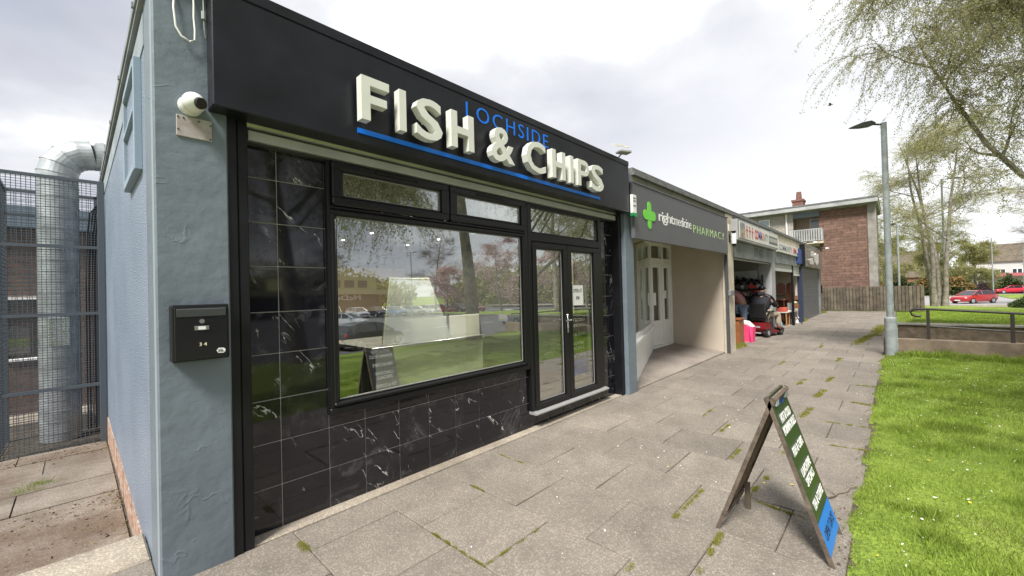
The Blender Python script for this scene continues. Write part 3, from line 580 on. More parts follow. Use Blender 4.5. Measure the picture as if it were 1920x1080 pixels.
# ============================================================ CHIP SHOP SIGN
sg=thing('fascia_sign','long black fascia sign with cream built up letters above the chip shop','sign',(.55,2.8,2.66))
a=MB(); a.box(.546,5.535,2.80,2.96,2.662,3.335,0,.006); a.prism([(2.80,3.345),(2.83,3.345),(2.96,3.44),(2.93,3.46),(2.80,3.41)],'x',.546,5.54,0); a.box(.546,5.535,2.805,2.96,3.336,3.344,1); a.box(.60,5.5,2.96,3.06,2.722,2.74,1)
a.build('panel',[M_fascia,M_black],sg)
LF=[('F',1.384,1.600),('I',1.684,1.743),('S',1.832,2.086),('H',2.177,2.431),('&',2.647,2.961),('C',3.139,3.451),('H',3.565,3.808),('I',3.905,3.967),('P',4.057,4.301),('S',4.342,4.638)]
def letter_poly(a,ch,x0,x1,z0,z1,ya,yb,m=.066):
    def quad(u0,u1,v0,v1): a.box(u0,u1,ya,yb,v0,v1)
    if ch=='I': quad(x0,x1,z0,z1)
    elif ch=='F': a.prism([(x0,z0),(x0+m,z0),(x0+m,z0+.125),(x1-.02,z0+.125),(x1-.02,z0+.183),(x0+m,z0+.183),(x0+m,z1-.06),(x1,z1-.06),(x1,z1),(x0,z1)],'y',ya,yb)
    elif ch=='H': a.prism([(x0,z0),(x0+m,z0),(x0+m,z0+.127),(x1-m,z0+.127),(x1-m,z0),(x1,z0),(x1,z1),(x1-m,z1),(x1-m,z0+.187),(x0+m,z0+.187),(x0+m,z1),(x0,z1)],'y',ya,yb)
    elif ch=='P':
        zb=z1-.185; R_=(z1-zb)/2; zc=(z1+zb)/2; n=12; ax=x1-R_; wi=.055
        arcs=[(ax+R_*math.cos(R(-90+180*i/n)),zc+R_*math.sin(R(-90+180*i/n))) for i in range(n+1)]; arci=[(ax+(R_-wi)*math.cos(R(90-180*i/n)),zc+(R_-wi)*math.sin(R(90-180*i/n))) for i in range(n+1)]
        outer=[(x0+m,zb)]+arcs+[(x0+m,z1)]; inner=[(x0+m,zb+wi)]+arci[::-1]+[(x0+m,z1-wi)]; k=len(outer)
        V=[(u,y,v) for y in (ya,yb) for ring in (outer,inner) for u,v in ring]; F=[]
        for i in range(k-1): F+=[(i,i+1,k+i+1,k+i)[::-1],(2*k+i,2*k+i+1,3*k+i+1,3*k+i),(i,i+1,2*k+i+1,2*k+i),(k+i,k+i+1,3*k+i+1,3*k+i)[::-1]]
        F+=[(0,k,3*k,2*k),(k-1,2*k-1,4*k-1,3*k-1)]; a.add(V,F); quad(x0,x0+m,z0,z1)
for ch,x0,x1 in LF:
    a=MB(); dz=.008 if ch in 'SC&' else 0
    if ch in 'FIHP': letter_poly(a,ch,x0,x1,2.795,3.107,2.692,2.762)
    else: text(a,ch,(x0,2.762,2.795-dz),UX,UZ,x1-x0,.312+2*dz,.016,1,.070); 
    a.cyl((x0+(x1-x0)/2,2.8,2.95),(x0+(x1-x0)/2,2.76,2.95),.008,n=6); o=a.build('letter',M_letter,sg)
a=MB(); text(a,'LOCHSIDE',(2.437,2.7995,3.148),UX,UZ,1.20,.143,-.006,1.22,.003); a.build('small_lettering',M_blue,sg)
a=MB(); a.box(1.402,4.703,2.790,2.799,2.728,2.764); a.build('underline',M_blue,sg)
def flood(x,y,z,label,rz=0):
    t=local('floodlight',label,'floodlight',(x,y,z),None,rz)
    a=MB(); a.box(-.10,.10,-.14,-.02,.03,.07,0,.01); a.build('body',M_palegrey,t); a=MB(); a.ring(-.11,.11,.0,.0+.14,.012,-.152,-.142); a.xf(Matrix.Rotation(R(-60),4,'X')); a.build('bezel',mat('cream_plastic',(.6,.56,.42),.5),t)
    a=MB(); a.tube([(0,.1,-.02),(0,.02,.02),(0,-.05,.05)],.012,6); a.box(-.02,.02,.06,.14,-.03,.02); a.build('bracket',M_palegrey,t); return t
flood(5.35,2.83,3.44,'small floodlight on the roof edge at the right end of the black sign',R(-25))
# ---- things on the end pier
t=thing('letterbox','black metal letterbox numbered 34 fixed to the blue pier','letterbox',(.36,2.93,1.2))
a=MB(); a.box(.352,.612,2.845,2.93,1.215,1.527,0,.006); a.build('body',M_black,t)
a=MB(); a.box(.362,.604,2.836,2.845,1.222,1.515,0,.004); a.build('door',mat('black_gloss',(.008,.008,.009),.2),t)
a=MB(); a.prism([(2.832,1.462),(2.842,1.462),(2.842,1.508),(2.826,1.502)],'x',.372,.594); a.build('flap',M_dgrey,t)
a=MB(); a.cyl((.482,2.836,1.434),(.482,2.826,1.434),.0125,n=14); a.build('lock',M_chrome,t,smooth=True)
a=MB(); a.box(.450,.515,2.832,2.836,1.385,1.408,0,.001); a.box(.466,.500,2.830,2.832,1.3875,1.4055,1); a.build('name_plate',[M_steel,M_whitep],t)
a=MB(); text(a,'3 4',(.470,2.8355,1.296),UX,UZ,.034,.019,.01,1,.002); a.build('number',mat('pale_gold',(.8,.76,.55),.4),t)
a=MB(); hexa=[(.548,1.262),(.556,1.248),(.580,1.246),(.590,1.254),(.590,1.268),(.582,1.275),(.558,1.276)]; a.prism(hexa,'y',2.8335,2.8358,0); text(a,'SIL',(.555,2.8335,1.254),UX,UZ,.028,.014,.02,1,.001,1); a.build('emblem',[M_whitep,M_black],t)
t=thing('security_camera','white dome security camera above a bare patch on the blue pier','camera',(.47,2.93,2.68))
a=MB(); a.cyl((.462,2.932,2.665),(.462,2.90,2.665),.058,.052,20); a.cyl((.462,2.90,2.665),(.462,2.885,2.665),.05,.046,20); a.build('base',M_white,t,smooth=True)
a=MB(); a.sphere((.468,2.86,2.665),.056,20,14); a.build('housing',M_white,t,smooth=True)
d_=Vector((.45,-.86,-.22)).normalized(); c0=Vector((.468,2.86,2.665)); a=MB(); a.cyl(c0+d_*.04,c0+d_*.062,.033,.030,18); a.build('lens',mat('smoked_lens',(.02,.02,.02),.15),t,smooth=True)
t=thing('backing_plate','bare grey board screwed below the security camera','backing plate',(.47,2.93,2.5))
a=MB(); a.box(.398,.562,2.922,2.932,2.483,2.603,0,.002); a.build('board',mat('scuffed_board',(.44,.42,.40),.85,n1=(14,.1),col2=(.33,.28,.26)),t)
for x,z in ((.405,2.59),(.405,2.52),(.555,2.575),(.554,2.495),(.5,2.585),(.43,2.588)): a=MB(); a.cyl((x,2.923,z),(x,2.919,z),.005,n=8); a.build('screw',M_dgrey,t)
a=MB(); P_=[(.40,2.925,3.30),(.392,2.91,3.20),(.40,2.905,3.09),(.425,2.905,3.045),(.46,2.905,3.03),(.485,2.905,3.045),(.487,2.905,3.10),(.483,2.91,3.18),(.485,2.915,3.26),(.48,2.925,3.40)]
a.tube(P_,.0055,8); tag(a.build('loose_cable',M_white,smooth=True),'loop of white cable hanging at the top of the blue pier','cable')
a=MB(); a.tube([(.535,2.92,3.46),(.53,2.915,3.30),(.53,2.91,3.22)],.004,6); a.cyl((.53,2.91,3.235),(.53,2.91,3.19),.012,n=8); a.tube([(.53,2.91,3.19),(.533,2.915,3.13),(.54,2.925,3.09)],.0035,6); tag(a.build('cable_connector',M_palegrey),'grey cable with a white plug hanging beside the sign end','cable')
t=thing('vent_frame','blue painted louvred vent box high on the side wall','vent',(.3,3.9,2.5))
a=MB(); X0,X1=.262,.304
for y0,y1,z0,z1 in ((3.50,3.56,2.40,3.12),(4.28,4.33,2.40,3.12),(3.56,4.28,2.40,2.45),(3.56,4.28,3.07,3.12),(3.56,4.28,2.78,2.81)): a.box(X0+(.003 if y1-y0<.2 else 0),X1,y0,y1,z0,z1,0,.002)
a.build('frame',mat('blue_grey_trim',(.26,.33,.40),.5),t); a=MB(); a.box(.285,.303,3.56,4.28,2.45,3.07); a.build('panel',M_harl,t)
# ============================================================ ALLEY: cage, duct, brick building
cg=thing('mesh_cage','tall grey steel mesh cage around the extraction duct','cage',(-.2,8.3,-.5))
M_cage=mat('grey_cage_paint',(.075,.092,.11),.5)
a=MB(); YC=8.25
for x in (-.70,.26): a.box(x-.035,x+.035,YC-.03,YC+.04,-.52,3.28,0,.004)
for z in (-.47,.41,1.41,2.33,3.26): a.box(-.68,.24,YC-.02,YC+.02,z-.02,z+.02)
for z in (3.26,2.9): a.box(-.70,.26,9.5,9.54,z-.02,z+.02)
a.box(-.72,-.68,YC,9.5,3.24,3.28); a.box(-.72,-.68,9.5,9.56,-.5,3.28); a.box(.22,.26,9.5,9.56,-.5,3.28); a.box(-.72,-.68,YC,9.5,1.4,1.43)
a.build('frame',M_cage,cg)
a=MB()
def wirepanel(p0,U,L_,z0,z1,st=.042,r=.0032):
    n=int(L_/st)
    for i in range(1,n):
        q=Vector(p0)+Vector(U)*(i*st); a.box(q.x-r,q.x+r,q.y-r,q.y+r,z0,z1)
    z=z0
    while z<z1:
        A=Vector(p0); B=A+Vector(U)*L_; a.box(min(A.x,B.x)-r,max(A.x,B.x)+r,min(A.y,B.y)-r*.4,max(A.y,B.y)+r*.4,z-r,z+r); z+=st*.8
wirepanel((-.68,YC,0),(1,0,0),.92,-.47,3.26); wirepanel((-.70,YC,0),(0,1,0),1.25,-.47,3.26,.07); wirepanel((-.68,9.52,0),(1,0,0),.92,-.47,3.26,.07)
a.build('mesh',M_cage,cg)
dt=thing('extraction_duct','galvanised spiral extraction duct bending over the shop roof','duct',(-.16,9,-.4))
a=MB(); r0=.215; z=-.42; a.tube([(-.16,9,z),(-.16,9,3.41)],r0,28)
k=0; zz_=-.3
while zz_<3.4: a.tube([(-.16,9,zz_),(-.16,9,zz_+.012)],r0+.006,28); zz_+=.155
a.build('riser',M_galv,dt,smooth=True)
a=MB(); C_=Vector((.24,9,3.42)); Rb=.40; 
C_=Vector((.20,9,3.46)); Rb=.36; EP=[C_+Vector((-Rb*math.cos(q),0,Rb*math.sin(q))) for q in [math.pi/2*i/4 for i in range(5)]]
a.tube([(-.16,9,3.40)]+EP+[(.24,9,3.82)],r0*1.01,28)
for i in range(5):
    d_=(EP[min(i+1,4)]-EP[max(i-1,0)]).normalized(); a.tube([EP[i]-d_*.006,EP[i]+d_*.006],r0*1.01+.007,28)
a.tube([(.24,9,3.82),(3.2,9,3.82)],r0,28); a.tube([(.29,9,3.82),(.33,9,3.82)],r0+.012,28,0); a.build('elbow',M_galv,dt)
a=MB(); 
for i in range(8):
    t0=R(-60+i*9); 
a.box(-.27,-.06,8.765,8.785,.95,1.36,0,.006); a.build('access_hatch',mat('shiny_foil',(.75,.78,.78),.2,metal=1,bump=(20,.8,'n')),dt)
a=MB()
for k in range(4): 
    x=.12+.03*k; a.tube([(x,9.2,-.4),(x,9.2,1.8),(x+.02,9.15,2.6),(x+.05,9.1,2.95),(x+.15,9.05,3.1+.04*k),(x+.35,9.0,3.12+.04*k)],.012,6)
tag(a.build('cable_run',M_black),'bundle of black cables climbing beside the extraction duct','cables')
t=thing('brick_building','low brown brick building with blue grey roof fascia behind the cage','building',(-3,12,-.5))
a=MB(); a.box(-7,.28,12,18,-.6,3.0); a.build('wall',M_brick2,t); a=MB(); a.box(-7.2,.29,11.8,18.2,3.0,3.4); a.build('roof',mat('blue_grey_fascia',(.14,.18,.23),.6),t)
for x in (-.62,-2.4): 
    a=MB(); a.ring(x-.3,x+.3,.5,1.7,.05,11.95,12.02); w_=a.build('window',M_whitep,t); a=MB(); a.box(x-.25,x+.25,11.99,11.995,.55,1.65); a.build('pane',M_glass2,w_)
a=MB(); a.box(-1.1,.2,9.8,10.6,-.55,-.25,0,.02); tag(a.build('stone_step',M_kerb),'pale stone step inside the mesh cage','step')
# ============================================================ PHARMACY UNIT
ph=thing('pharmacy','pharmacy unit with grey sign board and recessed white doorway','shop',(5.8,2.9,0))
a=MB(); a.box(5.63,10.45,2.90,3.1,3.14,3.285,0,.004); a.build('lintel',M_cstain,ph)
a=MB(); a.box(5.80,10.95,2.84,14,3.286,3.34); a.box(5.80,10.95,2.87,14,3.34,3.40); a.build('roof',M_roof,ph)
a=MB(); a.box(10.40,10.92,2.86,2.97,-.02,3.27,0,.006); a.build('pier',M_concl,ph)
a=MB(); a.box(10.34,10.40,2.84,2.9,-.02,2.30); a.build('shutter_guide',M_dgrey,ph)
a=MB(); a.box(10.45,10.52,2.972,4.4,0,2.8); a.box(5.8,10.5,4.4,4.46,0,2.8); a.build('recess_wall',M_beige,ph)
a=MB(); a.box(5.8,10.45,2.97,4.4,2.75,2.79); a.build('soffit',M_concl,ph)
# slanted window wall
A=Vector((5.85,2.98,0)); B=Vector((9.25,4.18,0)); U=(B-A).normalized(); Nn=Vector((U.y,-U.x,0)); Lw=(B-A).length
def slant(mb,u0,u1,d0,d1,z0,z1,m=0):
    P=[]
    for uu in (u0,u1):
        for dd in (d0,d1):
            for z in (z0,z1): q=A+U*uu-Nn*dd; P.append((q.x,q.y,z))
    mb.add(P,[(0,1,3,2),(4,6,7,5),(0,4,5,1),(2,3,7,6),(0,2,6,4),(1,5,7,3)],m)
a=MB()
for i in range(int(Lw/.09)): slant(a,i*.09+.004,i*.09+.086,0,.03,.03,.64)
slant(a,0,Lw,.012,.05,.02,.66); wpan=a.build('boarding',M_white,ph)
a=MB(); slant(a,-.02,Lw,-.05,.08,.64,.70); slant(a,-.02,Lw,0,.07,.70,.78); slant(a,-.02,Lw,0,.07,2.60,2.72)
for u0 in (0,.35,Lw-.09): slant(a,u0,u0+.08,0,.07,.78,2.60)
ww=a.build('window',M_white,ph); a=MB(); slant(a,.08,Lw-.09,.03,.036,.78,2.6); a.build('pane',glassm('shop_window_glass',.07),ww)
a=MB(); slant(a,0,Lw,.9,.95,.1,2.7); slant(a,.0,Lw,.10,.9,.1,.7); a.build('display_screen',mat('olive_display',(.33,.35,.25),.8,n1=(1.5,.3)),ph)
a=MB(); slant(a,1.9,2.5,.10,.104,.95,1.95,0); slant(a,2.0,2.4,.095,.099,1.6,1.85,1)
for z in (1.0,1.1,1.2,1.3,1.42,1.5): slant(a,1.2,1.75,.10,.103,z,z+.035,1)
a.build('window_graphic',[mat('olive_print',(.12,.14,.09),.7),mat('pale_print',(.55,.55,.5),.7)],ph)
# door and side light
def dleaf(x0,x1,y,z0,z1,gx,gz0,gz1,name):
    a=MB(); a.box(x0,x1,y,y+.05,z0,gz0); a.box(x0,x1,y,y+.05,gz1,z1); a.box(x0,x0+gx,y,y+.05,gz0,gz1); a.box(x1-gx,x1,y,y+.05,gz0,gz1); a.ring(x0+gx,x1-gx,z0+.12,gz0-.12,.02,y-.008,y+.001)
    o=a.build(name,M_white,ph); a=MB(); a.box(x0+gx,x1-gx,y+.02,y+.026,gz0,gz1); a.build('pane',M_glass2,o); return o
a=MB()
for x0,x1 in ((9.20,9.27),(9.87,9.93),(10.38,10.448)): a.box(x0,x1,4.18,4.28,.12,2.72,0,.004)
a.box(9.27,10.38,4.19,4.27,2.16,2.28); a.box(9.27,10.38,4.19,4.27,2.58,2.72); a.box(9.27,10.38,4.16,4.27,.10,.18); dfr=a.build('door_frame',M_white,ph)
dleaf(9.275,9.865,4.21,.19,2.155,.11,.78,2.06,'door'); dleaf(9.935,10.375,4.21,.19,2.155,.09,.78,2.06,'door')
a=MB(); a.box(9.27,10.38,4.23,4.236,2.285,2.575); a.build('transom_pane',M_glass2,ph)
a=MB(); a.box(9.25,10.44,4.33,4.36,.1,2.7); a.build('interior_backing',mat('dim_interior',(.10,.10,.085),.8),ph)  # dark sheet standing in for the dim room behind the doors
a=MB(); a.box(9.42,9.56,4.222,4.226,1.15,1.45); tag(a.build('notice',M_whitep),'white notice stuck on the near leaf of the pharmacy door','notice'); a=MB(); a.box(10.05,10.18,4.222,4.226,1.3,1.5); tag(a.build('notice',M_whitep),'smaller white notice stuck on the far leaf of the pharmacy door','notice')
s=thing('pharmacy_sign','dark grey sign board with green cross over the pharmacy','sign',(5.67,2.8,2.3))
a=MB(); a.box(5.67,10.28,2.80,2.86,2.305,3.13,0,.004); a.box(5.67,10.34,2.79,2.9,3.131,3.15); a.build('panel',[M_greyfas],s)
a=MB(); poly=[]
def rr(cx_,cz_,hw,hh,n=8):
    r_=min(hw,hh); return [(cx_+(hw-r_)*sx_+r_*math.cos(t),cz_+(hh-r_)*sz_+r_*math.sin(t)) for sx_,sz_,t0 in ((1,1,0),(-1,1,90),(-1,-1,180),(1,-1,270)) for t in [R(t0+90*i/n) for i in range(n+1)]]
a.prism(rr(6.18,2.70,.062,.215),'y',2.792,2.7985); a.prism(rr(6.18,2.70,.22,.075),'y',2.790,2.7965); a.build('cross',M_green,s)
a=MB(); text(a,'right',(6.53,2.798,2.605),UX,UZ,.63,.22,.012,.85,.003); a.build('lettering',M_whitep,s)
a=MB(); text(a,'medicine',(7.17,2.798,2.655),UX,UZ,.82,.17,-.004,.9,.003); a.build('light_lettering',M_whitep,s)
a=MB(); text(a,'PHARMACY',(8.09,2.798,2.60),UX,UZ,1.93,.155,-.004,1.25,.003); a.build('green_lettering',M_pgreen,s)
t=thing('alarm_box','white alarm box with green base beside the pharmacy sign','alarm box',(5.6,2.79,2.6))
a=MB(); a.box(5.545,5.665,2.755,2.795,2.66,2.93,0,.004); a.build('body',M_whitep,t); a=MB(); a.prism([(5.545,2.659),(5.55,2.62),(5.58,2.60),(5.63,2.60),(5.66,2.62),(5.665,2.659)],'y',2.74,2.80); a.build('base',mat('dark_green_plastic',(.02,.25,.08),.4),t)
a=MB(); 
for z in (2.87,2.83,2.76): a.box(5.56,5.64,2.752,2.7545,z,z+.018)
a.build('print',mat('grey_print',(.2,.2,.2),.6),t)
t=thing('wall_lantern','black wall lantern with white glass on the cream pier','lantern',(10.64,2.86,2.65))
a=MB(); a.box(10.58,10.68,2.84,2.86,2.60,2.80,0,.01); a.tube([(10.63,2.84,2.72),(10.63,2.79,2.75),(10.63,2.76,2.84)],.014,8); a.cyl((10.63,2.76,2.80),(10.63,2.76,2.86),.03,.055,12); a.cyl((10.63,2.76,2.50),(10.63,2.76,2.56),.035,.05,12); a.build('bracket',M_black,t)
a=MB(); a.cyl((10.63,2.76,2.56),(10.63,2.76,2.80),.052,.06,14); a.build('glass',mat('opal_glass',(.7,.72,.75),.2),t)
a=MB(); a.box(10.55,10.74,2.835,2.862,2.86,3.02,0,.004); tag(a.build('socket_box',mat('cream_plastic2',(.6,.55,.5),.6)),'small cream box above the wall lantern','junction box')
a=MB(); a.box(10.36,10.66,2.79,2.86,1.34,1.46,0,.006); tag(a.build('meter_box',M_midgrey),'grey metal box halfway up the cream pier','junction box')
# ============================================================ CHARITY UNIT (goods and people)
u1=thing('goods_shop','open grey fronted unit full of second hand goods','shop',(10.95,2.9,0))
a=MB(); a.box(10.95,15.62,2.84,14,3.30,3.35); a.box(10.95,15.62,2.87,14,3.35,3.40); a.build('roof',M_roof,u1)
a=MB(); a.box(10.92,15.62,2.88,3.0,3.17,3.299); a.box(10.95,15.08,2.82,2.87,2.262,2.655); a.box(10.95,15.08,2.88,3.0,2.27,3.17); a.build('lintel',M_midgrey,u1)
a=MB(); text(a,'LFT VGC',(12.8,2.819,2.36),UX,UZ,1.0,.24,-.01,1.1,.002); a.build('graffiti',mat('faded_black_paint',(.04,.04,.04),.8),u1)
a=MB(); a.box(10.95,15.08,2.90,2.95,2.22,2.26); a.build('shutter_bar',M_bar,u1)
a=MB(); a.box(15.04,15.60,2.86,3.2,-.02,3.299,0,.006); a.build('pier',M_palegrey,u1)
a=MB(); a.box(11.06,15.04,8,8.05,0,3.1); a.box(15.0,15.06,3.2,8,0,3.1); a.box(11.06,15.0,3.05,8,3.0,3.05); a.box(10.60,10.66,2.98,8,0,3.0); a.build('interior',mat('dim_grey_wall',(.20,.20,.195),.8,n1=(1.2,.12)),u1)
a=MB(); a.box(11.06,26.6,3.4,8,-.01,.009); struct(a.build('shop_floor',mat('grey_floor',(.16,.15,.14),.7,n1=(3,.2))))
s=thing('community_sign','white light box sign with red figures over the goods unit','sign',(10.8,2.8,2.67))
a=MB(); a.box(10.82,15.38,2.72,2.879,2.67,3.17,0,.006); a.build('box',M_palegrey,s); a=MB(); a.box(10.95,15.34,2.712,2.7195,2.73,3.13); a.build('face',mat('sign_white',(.66,.64,.60),.5,n1=(2,.08)),s)
a=MB(); a.box(11.0,11.42,2.708,2.7115,2.95,3.11,0); a.box(11.0,11.42,2.708,2.7115,2.75,2.93,1); a.build('picture',[mat('grey_photo',(.3,.3,.33),.6,n1=(9,.6)),mat('tan_photo',(.36,.28,.2),.6,n1=(9,.6))],s)
a=MB()
for i in range(3):
    x=11.62+i*.27; a.prism(rr(x,3.045,.035,.04),'y',2.708,2.7115); a.prism([(x-.09,2.985),(x+.09,2.985),(x+.09,2.95),(x+.03,2.94),(x+.02,2.77),(x-.02,2.77),(x-.03,2.94),(x-.09,2.95)],'y',2.708,2.7115)
text(a,'CO',(12.40,2.7115,2.80),UX,UZ,.36,.26,.03,1,.004); a.build('red_print',mat('sign_red',(.45,.04,.05),.5),s)
a=MB(); text(a,'MM',(12.80,2.7115,2.82),UX,UZ,.40,.23,.02,1,.004,0); text(a,'UN',(13.24,2.7115,2.83),UX,UZ,.32,.21,.02,1,.004,1); text(a,'ITY',(13.60,2.7115,2.84),UX,UZ,.36,.20,.02,1,.004,2); a.build('lettering',[mat('sign_purple',(.2,.12,.3),.5),mat('sign_ochre',(.4,.25,.12),.5),mat('sign_grey',(.25,.27,.27),.5)],s)
a=MB(); a.box(14.08,15.24,2.708,2.7115,2.80,3.03,0)
for i in range(8): a.box(14.13+i*.137,14.13+i*.137+.09,2.7055,2.7075,2.86+.01*(i%2),2.98,1)
a.build('dark_band',[mat('sign_dark',(.12,.13,.13),.5),mat('sign_pale',(.45,.45,.43),.5)],s)
# shelf unit with goods
t=thing('goods_shelf','dark shelf rack of bric a brac along the inner side wall','shelf',(14.8,3.1,0))
a=MB()
for z in (.45,.85,1.22,1.46): a.box(14.6,14.98,3.08,4.6,z-.02,z,0)
for y in (3.08,3.8,4.57): a.box(14.9,14.98,y,y+.03,0,1.9)
a.build('rack',M_black,t)
a=MB(); a.box(14.93,14.985,3.25,4.0,1.6,2.05); tag(a.build('pin_board',M_palegrey),'pale board behind the top shelf of goods','board')
cols_=[(.5,.48,.42),(.32,.28,.2),(.5,.06,.05),(.45,.4,.32),(.1,.1,.11),(.55,.35,.3),(.2,.22,.24)]
i=0
for z,n_ in ((1.46,8),(1.22,9),(.85,7)):
    for k in range(n_):
        y=3.14+k*(.95/n_)+random.uniform(-.01,.01); c_=cols_[2] if (z==1.46 and k in (1,2)) else random.choice(cols_); r_=random.uniform(.035,.05)
        a=MB(); kind=random.choice('pvj')
        x=14.72
        if z==1.46 or kind=='p': a.cyl((x,y,z),(x,y,z+.015),.03,.03,12); a.tube([(x-.03,y,z+r_*1.6+.01),(x+.0,y,z+r_*1.6+.01)],[r_*1.5,r_*1.3],14); nm,lb='decorative_plate','%s plate standing on the %s shelf'
        elif kind=='v': a.tube([(x,y,z),(x,y,z+.04),(x,y,z+.10),(x,y,z+.15)],[.025,.042,.02,.028],12); nm,lb='vase','%s vase on the %s shelf'
        else: a.tube([(x,y,z),(x,y,z+.08),(x,y,z+.085),(x,y,z+.11)],[.035,.035,.03,.03],12); nm,lb='jar','%s lidded jar on the %s shelf'
        cn={(.5,.48,.42):'cream',(.32,.28,.2):'tan',(.5,.06,.05):'red',(.45,.4,.32):'beige',(.1,.1,.11):'black',(.55,.35,.3):'pinkish',(.2,.22,.24):'slate'}[c_]
        tag(a.build(nm,mat('ware_'+cn,c_,.35)),'small '+lb%(cn,{1.46:'top',1.22:'middle',.85:'lower'}[z])+' of the goods rack',nm.replace('_',' '),'bric a brac on the goods rack'); i+=1
for k,(y,h_) in enumerate(((3.18,.12),(3.34,.16),(3.55,.20),(3.72,.15),(3.9,.17))):
    a=MB(); a.tube([(14.82,y-.08,1.58),(14.80,y-.03,1.60+h_*.7),(14.82,y+.05,1.62+h_),(14.84,y+.12,1.58+h_*.3)],[.03,.06,.05,.02],8); tag(a.build('black_handbag',M_black,smooth=True),'slouched black bag piled on top of the rack','bag','black bags heaped on the rack')
a=MB(); a.box(14.5,14.75,2.98,3.25,1.30,1.36,0,.01); a.box(14.52,14.73,3.0,3.23,1.36,1.40,0,.01); tag(a.build('red_tray',mat('bright_red',(.6,.03,.03),.4)),'bright red tray at the near end of the rack','tray')
t=thing('wooden_cabinet','orange brown wooden bedside cabinet beside the cream pier','cabinet',(12.0,3.2,0))
a=MB(); a.box(11.75,12.25,3.0,3.45,.0,.68,0,.01); a.box(11.72,12.28,2.97,3.48,.68,.71,0,.006); a.build('carcass',mat('orange_pine',(.30,.105,.035),.5,n1=(9,.2)),t); a=MB(); a.box(11.742,11.75,3.05,3.40,.08,.62); a.build('door',mat('orange_pine2',(.34,.12,.04),.5),t); a=MB(); a.sphere((11.73,3.1,.35),.018); a.build('knob',M_chrome,t)
t=thing('pink_bag','bright pink shopping bag with white top on the ground','bag',(12.9,3.1,0))
a=MB(); a.prism([(2.93,.0),(3.38,.0),(3.42,.46),(2.9,.42)],'x',12.75,13.05); a.build('body',mat('hot_pink',(.85,.06,.18),.6,bump=(9,.9,'n')),t,smooth=False)
a=MB(); a.tube([(12.9,2.92,.40),(12.9,3.05,.50),(12.9,3.22,.54),(12.9,3.4,.46)],[.05,.08,.08,.05],10); a.build('white_top',M_whitep,t,smooth=True); a=MB(); a.tube([(12.74,2.97,.42),(12.70,2.95,.2),(12.72,2.93,-.0)],.035,8); a.build('strap',mat('hot_pink2',(.8,.05,.2),.6),t)
a=MB(); a.tube([(12.5,3.6,.0),(12.5,3.6,.45),(12.5,3.62,.8)],[.12,.14,.05],12); tag(a.build('yellow_jug',mat('yellow_plastic',(.6,.4,.05),.5),smooth=True),'yellow plastic container behind the wooden cabinet','container')
# ---- people
def body(name,joints,edges,mat_,parent,sub=2,root=0):
    me=bpy.data.meshes.new(name); off=WL[parent.name] if parent else Vector((0,0,0))
    me.from_pydata([tuple(Vector(j[:3])-off) for j in joints],edges,[]); me.materials.append(mat_)
    o=link(name,me,parent); m=o.modifiers.new('skin','SKIN'); m.use_smooth_shade=True
    for i,j in enumerate(joints):
        sv=me.skin_vertices[0].data[i]; rr_=j[3] if isinstance(j[3],tuple) else (j[3],j[3]); sv.radius=rr_; sv.use_root=(i==root)
    s_=o.modifiers.new('sub','SUBSURF'); s_.levels=sub; s_.render_levels=sub; return o
M_skin=mat('skin',(.45,.26,.18),.6); M_hair=mat('dark_hair',(.03,.02,.015),.7); M_jean=mat('pale_denim',(.22,.30,.42),.85,n1=(6,.2)); M_pinkj=mat('dusty_pink_jacket',(.50,.24,.25),.8); M_navy=mat('navy_coat',(.015,.017,.025),.8); M_trs=mat('beige_trousers',(.42,.35,.27),.85)
def hand(a,w,d,side):   # mitten palm with five short fingers
    w=Vector(w); d=Vector(d).normalized(); sd_=d.cross(Vector((0,0,1))).normalized()
    a.tube([w,w+d*.05,w+d*.09],[.028,.042,.036],8)
    for k,l in enumerate((.07,.08,.075,.06)): p=w+d*.085+sd_*(.03-.02*k); a.tube([p,p+d*l*.5,p+d*l*.8+Vector((0,0,-.03))],[.010,.009,.007],6)
    p=w+d*.03+sd_*.04*side; a.tube([p,p+d*.04+sd_*.03*side,p+d*.07+sd_*.03*side],[.013,.011,.008],6)
# woman bending forward, seen from behind
px,py=14.35,3.5
t=thing('person','person in pink jacket and pale jeans bending over the goods with a black shoulder strap','person',(px,py,0))
J=[(px,py,.90,(.17,.14)),(px+.02,py+.11,1.10,(.16,.14)),(px+.03,py+.25,1.33,(.18,.15)),(px+.03,py+.33,1.44,.07),(px+.03,py+.42,1.49,.08),
   (px-.17,py+.27,1.32,.075),(px-.24,py+.38,1.08,.058),(px-.2,py+.60,1.0,.042),(px+.21,py+.27,1.32,.075),(px+.26,py+.38,1.08,.058),(px+.22,py+.60,1.0,.042),
   (px-.10,py+.0,.86,.115),(px-.11,py-.02,.48,.075),(px-.11,py+.02,.10,.05),(px-.11,py-.10,.045,.045),(px+.10,py+.0,.86,.115),(px+.13,py+.02,.48,.075),(px+.14,py+.06,.10,.05),(px+.14,py-.06,.045,.045)]
E_=[(0,1),(1,2),(2,3),(3,4),(2,5),(5,6),(6,7),(2,8),(8,9),(9,10),(0,11),(11,12),(12,13),(13,14),(0,15),(15,16),(16,17),(17,18)]
body('body',J,E_,M_skin,t)
def grow(J,k,s): return [(*J[i][:3],tuple(v*s for v in J[i][3]) if isinstance(J[i][3],tuple) else J[i][3]*s) for i in k]
def sub(k,E_): return [(k.index(a_),k.index(b_)) for a_,b_ in E_ if a_ in k and b_ in k]
k=[0,1,2,3,5,6,7,8,9,10]; body('jacket',[(px,py+.06,.98,(.185,.165))]+grow(J,k[1:],1.14),sub(k,E_),M_pinkj,t)
k=[0,11,12,13,15,16,17]; body('jeans',grow(J,k,1.14),sub(k,E_),M_jean,t)
